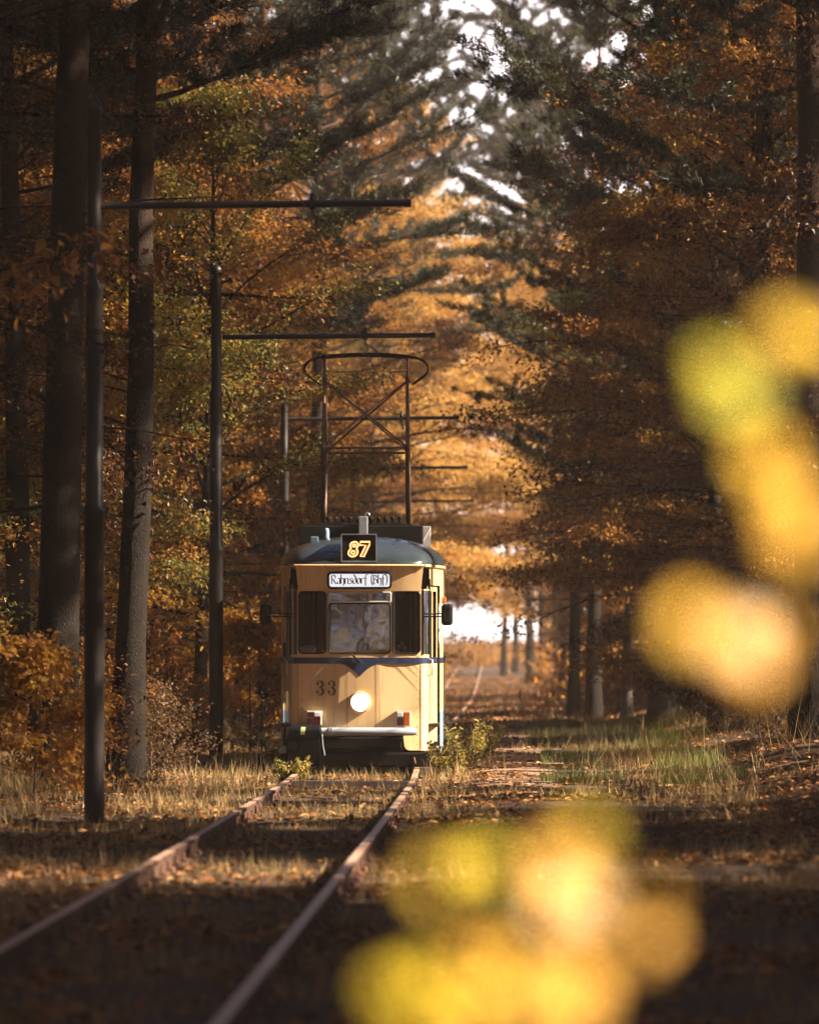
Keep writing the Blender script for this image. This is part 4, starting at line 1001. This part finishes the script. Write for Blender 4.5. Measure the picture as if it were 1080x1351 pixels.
# ------------------------------------------------------------------ the far wood, as one mass
def far_wood():
    rs = np.random.RandomState(9); Vt = []; Rn = []; Tt = []; base = 0
    def tree(x, y, h):
        nonlocal base
        n = 2600; z0 = float(ground_z(x, y)); cr = h*rs.uniform(.15, .22)
        c = rs.normal(0, 1, (26, 3)); c /= np.linalg.norm(c, axis=1, keepdims=True); c *= rs.rand(26, 1)**.4
        cc_ = np.array([x, y, z0+h*.58])+c*np.array([cr, cr, h*.40])
        p = cc_[rs.randint(0, 26, n)]+rs.normal(0, .30, (n, 3))*cr*np.array([1, 1, .8])
        s_ = rs.uniform(.10, .22, n)[:, None]
        v = np.stack([p, p+rs.normal(0, 1, (n, 3))*s_, p+rs.normal(0, 1, (n, 3))*s_], 1)
        Vt.append(v.reshape(-1, 3)); Rn.append(np.repeat(np.clip(rs.normal(.5, .22, n), 0, 1), 3)); Tt.append(base+np.arange(n*3).reshape(-1, 3)); base += n*3
        t = np.array([[math.cos(a), math.sin(a)] for a in np.linspace(0, 6.28, 7)[:-1]])
        r_ = h*.011; a = np.c_[x+t*r_, np.full(6, z0-.2)] if False else np.c_[x+t[:, 0]*r_, y+t[:, 1]*r_, np.full(6, z0-.2)]; b_ = np.c_[x+t[:, 0]*r_*.4, y+t[:, 1]*r_*.4, np.full(6, z0+h*.8)]
        tv = np.concatenate([a, b_]); tf = []
        for j in range(6): k = (j+1) % 6; tf += [[j, k, 6+k], [j, 6+k, 6+j]]
        Vt.append(tv); Rn.append(np.full(12, 0.)); Tt.append(base+np.array(tf)); base += 12
        return len(tf)
    mids = []
    def scrub(x, y, hh, wd):
        nonlocal base
        n = 700; z0 = float(ground_z(x, y)); p = np.array([x, y, z0])+np.stack([rs.normal(0, wd, n), rs.normal(0, wd*1.5, n), np.abs(rs.normal(0, .55, n))*hh], -1)
        s_ = rs.uniform(.07, .17, n)[:, None]; v = np.stack([p, p+rs.normal(0, 1, (n, 3))*s_, p+rs.normal(0, 1, (n, 3))*s_], 1)
        Vt.append(v.reshape(-1, 3)); Rn.append(np.repeat(np.clip(rs.normal(.55, .22, n), 0, 1), 3)); Tt.append(base+np.arange(n*3).reshape(-1, 3)); base += n*3; mids.extend([0]*n)
    for i in range(170):
        y = 120+190*rs.rand(); s_ = 1 if i % 2 else -1; off = rs.uniform(2.6, 7) if s_ < 0 else rs.uniform(5.2, 10)
        scrub(float(track_x(y))+s_*off, y, rs.uniform(.5, 1.6)+max(0, off-4)*.25, rs.uniform(.5, 1.1))
    for i in range(70):
        y = rs.uniform(300, 420); scrub(float(track_x(y))+rs.uniform(-14, 18), y, rs.uniform(.6, 1.6), rs.uniform(.8, 2.0))
    for i in range(230):
        s_ = 1 if i % 2 else -1
        if i < 130:
            y = rs.uniform(200, 420); off = rs.uniform(4.2, 34) if s_ < 0 else rs.choice([rs.uniform(5.4, 12), rs.uniform(12, 70)])
        else:
            y = rs.uniform(70, 230); off = rs.uniform(21, 32)
        if s_ > 0 and y < 330 and off > 8: continue
        k = tree(float(track_x(y))+s_*off, y, rs.uniform(14, 23)); mids += [0]*2600+[1]*k
    me = np_mesh('forest', np.concatenate(Vt), tris=np.concatenate(Tt), mat=[M['beech'], M['bark']], rnd=np.concatenate(Rn), mids=mids)
    tag(link('forest', me), 'far autumn wood closing the end of the track', 'forest', None, 'stuff')
far_wood()

# ------------------------------------------------------------------ grass, litter
def blades(name, x, y, h, w, rnd, m, label, lean=.35, cat='grass'):
    n = len(x); rs = np.random.RandomState(n); z = ground_z(x, y)-.01
    a = rs.uniform(0, 6.28, n); p = np.stack([x, y, z], -1); sd = np.stack([np.cos(a), np.sin(a), 0*a], -1)*w[:, None]/2
    tip = p+np.stack([rs.normal(0, lean, n)*h, rs.normal(0, lean, n)*h, h], -1)
    v = np.stack([p+sd, p-sd, tip], 1)
    tag(link(name, np_mesh(name, v.reshape(-1, 3), tris=np.arange(n*3).reshape(-1, 3), mat=m, rnd=np.repeat(rnd, 3))), label, cat, None, 'stuff')
rs = np.random.RandomState(77)
def patchy(x, y, f=1.0): return np.sin(x*2.1*f+.5)+np.sin(y*1.7*f+1.1)+np.sin((x+y)*1.1*f)+np.sin((x-y)*2.9*f+2)
# straw grass between and beside the rails
n = 260000; y = 20+90*rs.rand(n)**1.0; u = rs.uniform(-4.2, 4.5, n); x = track_x(y)+u
k = patchy(x, y)+rs.normal(0, .8, n)
near_rail = np.abs(np.abs(u)-.7535) < .07
tram_zone = (np.abs(u) < 1.15) & (y > 60.5) & (y < 72.5)
onpath = np.abs(u-path_u(y)) < .75
keep = (~near_rail) & (~tram_zone) & (k > np.where(onpath, 1.9, np.where(np.abs(u) < .75, -.5, np.where(u > 0, .5, .5))))
x, y, u = x[keep], y[keep], u[keep]; n = len(x)
h = rs.gamma(2.2, .05, n)*np.where(np.abs(u) < .75, .7, 1.0)*np.where(y < 45, .75, 1)
blades('dry_grass', x, y, np.clip(h, .03, .45), rs.uniform(.006, .013, n), np.clip(rs.normal(.55, .22, n), 0, 1), M['straw'], 'dry straw-coloured grass between and beside the rails')
# green tufts on the verge by the footpath
n = 90000; y = rs.uniform(52, 100, n); u = rs.uniform(2.3, 4.8, n); x = track_x(y)+u
keep = (patchy(x, y, .8) > 1.0) & (np.abs(u-path_u(y)) > .35); x, y = x[keep], y[keep]; n = len(x)
blades('green_grass', x, y, np.clip(rs.gamma(3, .045, n), .03, .35), rs.uniform(.006, .012, n), np.clip(rs.normal(.5, .25, n), 0, 1), M['grass'], 'green grass tufts on the verge along the footpath')
# tall dead stalks at the forest edges
n = 52000; y = rs.uniform(46, 105, n); sd_ = rs.rand(n) < .8; u = np.where(sd_, -rs.uniform(2.9, 6.5, n), rs.uniform(4.2, 8.5, n)); x = track_x(y)+u
keep = patchy(x, y, 1.1) > .3; x, y = x[keep], y[keep]; n = len(x)
blades('dead_stalks', x, y, np.clip(rs.gamma(4, .09, n), .1, .9), rs.uniform(.006, .014, n), np.clip(rs.normal(.4, .25, n), 0, 1), M['straw'], 'tall dead stalks and brown grass along the forest edges', .45)
# straw and litter farther down the line
n = 26000; y = 105+130*rs.rand(n); u = rs.uniform(-4.5, 6, n); x = track_x(y)+u
keep = (patchy(x, y)+rs.normal(0, .8, n) > .2) & (np.abs(np.abs(u)-.7535) > .07); x, y = x[keep], y[keep]; n = len(x)
blades('straw_grass', x, y, np.clip(rs.gamma(2.5, .07, n), .05, .5), rs.uniform(.015, .04, n), np.clip(rs.normal(.5, .25, n), 0, 1), M['bramble'], 'brown dying grass along the line far behind the tram')
n = 40000; y = 105+150*rs.rand(n); u = rs.uniform(-6, 8, n); x = track_x(y)+u; p = np.stack([x, y, ground_z(x, y)+.02], -1)
nr = rs.normal(0, .4, (n, 3)); nr[:, 2] += 1; ax = rs.normal(0, 1, (n, 3)); ax[:, 2] *= .15; L_ = rs.uniform(.10, .2, n)
tag(link('fallen_leaves', leaf_mesh('fallen_leaves', p, ax, nr, L_, L_*.6, rs.rand(n), M['litter'], True)), 'rust carpet of fallen leaves far down the line', 'fallen leaves', None, 'stuff')
# leaf litter
n = 150000; y = 19+95*rs.rand(n); x = rs.uniform(-1, 1, n)*(.1*y+2)+.3
u = x-track_x(y); keep = (patchy(x, y, .9)+rs.normal(0, 1.2, n) > .2) & ~((np.abs(u) < 1.15) & (y > 60.5) & (y < 72.5)) & (np.abs(np.abs(u)-.7535) > .05)
x, y = x[keep], y[keep]; n = len(x); p = np.stack([x, y, ground_z(x, y)+.012+rs.rand(n)*.02], -1)
nr = rs.normal(0, .35, (n, 3)); nr[:, 2] += 1; ax = rs.normal(0, 1, (n, 3)); ax[:, 2] *= .15
L_ = rs.uniform(.05, .11, n)
tag(link('leaf_litter', leaf_mesh('leaf_litter', p, ax, nr, L_, L_*.6, rs.rand(n), M['litter'])), 'brown and orange fallen leaves lying on the forest floor and path', 'fallen leaves', None, 'stuff')

# ------------------------------------------------------------------ out-of-focus sprigs close to the camera
def hazel_leaf(size, rnd, seed, m=None):
    rs_ = random.Random(seed); n = 9; out = []
    for k in range(n+1):
        t = k/n; w = .43*math.sin(math.pi*min(1, t**.8))**.8*(1+.06*(k % 2)); out.append((w, t))
    vs, fs = [], []
    for w, t in out:
        c = -.12*t*t
        vs += [(-w*size, t*size, (c+.10*w)*size), (0, t*size, (c-.02)*size), (w*size, t*size, (c+.10*w)*size)]
    for k in range(n):
        for j in range(2): fs.append([3*k+j, 3*k+j+1, 3*k+j+4, 3*k+j+3])
    return np_mesh('leaf', np.array(vs), quads=np.array(fs), mat=m or M['hazel'], rnd=np.full(len(vs), rnd), smooth_=True)
half_v = (to_sun+Vector((0, -1, 0))).normalized()
soft_v = (to_sun*.6+Vector((0, -.85, .3))).normalized()      # faces the sun without mirroring it at the lens
def sprig(label, twigs, clusters, seed):
    pts0 = pix(*twigs[0][0]); o = empty('leafy_sprig', pts0, 0, label, 'sprig'); rg = random.Random(seed)
    for tw_ in twigs:
        p = [pix(*q)-pts0 for q in tw_]
        MB().tube(p, [.0022-.0012*i/(len(p)-1) for i in range(len(p))], 6).build('twig', M['twig'], o)
    for px, py, n_, spread, size, rnd, jit in clusters:
        for k in range(n_*2 if n_ > 1 else 1):
            c = pix(px+max(-1.3, min(1.3, rg.gauss(0, .75)))*spread*1.1, py+max(-1.3, min(1.3, rg.gauss(0, .75)))*spread*1.1, rg.uniform(3.2, 4.6))
            sz = size*rg.uniform(.5, .9)
            l = link('leaf', hazel_leaf(sz, min(1, max(0, rnd+rg.uniform(-.12, .12))), seed, M['hazelgloss'] if jit < .1 else None), o)
            n = ((half_v if jit < .1 else soft_v)+Vector((rg.uniform(-1, 1), rg.uniform(-1, 1), rg.uniform(-1, 1)))*jit).normalized()
            a = rg.uniform(0, 6.28); a = Vector((math.cos(a), 0, math.sin(a))); a = (a-n*a.dot(n)).normalized()      # midrib direction
            mt = Matrix((a.cross(n), a, n)).transposed()
            l.rotation_euler = mt.to_euler()
            l.location = c-pts0-mt @ Vector((0, sz/2, -.05*sz))
sprig('blurred yellow-orange leafy sprig hanging at the edge of the view over the dark forest',
      [[(1240, 380, 3.8), (1120, 480, 3.8), (1060, 600, 3.8), (1015, 760, 3.8), (975, 860, 3.8)], [(1120, 480, 3.8), (1040, 500, 3.8), (960, 515, 3.7)]],
      [(958, 515, 3, 24, .038, .06, .3), (1060, 445, 3, 22, .036, .34, .3), (1015, 615, 3, 22, .038, .5, .3), (1052, 690, 3, 26, .038, .5, .3),
       (935, 825, 2, 20, .040, .6, .3), (972, 845, 3, 22, .036, .95, .08), (1005, 865, 2, 26, .042, .7, .3), (1030, 820, 1, 10, .036, .6, .3)], 1)
sprig('blurred yellow-orange leafy sprig rising from below over the footpath verge',
      [[(900, 1560, 3.8), (800, 1400, 3.8), (750, 1280, 3.8), (690, 1200, 3.8), (610, 1140, 3.8)], [(800, 1400, 3.8), (690, 1330, 3.8), (570, 1290, 3.8)]],
      [(618, 1150, 3, 30, .040, .27, .3), (735, 1165, 3, 26, .038, .7, .3), (755, 1205, 3, 20, .036, .95, .08), (775, 1105, 2, 12, .032, .35, .3), (860, 1215, 2, 24, .034, .65, .4),
       (565, 1300, 3, 34, .040, .3, .3), (660, 1270, 2, 26, .036, .5, .4), (715, 1320, 2, 26, .036, .55, .4), (785, 1320, 3, 34, .040, .7, .3), (640, 1345, 2, 20, .036, .5, .3), (888, 1000, 1, 5, .022, .1, .5)], 40)

# ------------------------------------------------------------------ haze
if HAZE_DENSITY > 0:
    hz = MB().box((0, 190, 14), (420, 560, 36)).v
    m, N, L, P = mat('haze'); N.remove(P)
    pv = N.new('ShaderNodeVolumePrincipled'); pv.inputs['Color'].default_value = (1.0, .82, .70, 1); pv.inputs['Density'].default_value = HAZE_DENSITY
    pv.inputs['Anisotropy'].default_value = .1
    L.new(pv.outputs['Volume'], N['Material Output'].inputs['Volume'])
    tag(MB().box((0, 190, 14), (420, 560, 36)).build('haze', m), kind='stuff')
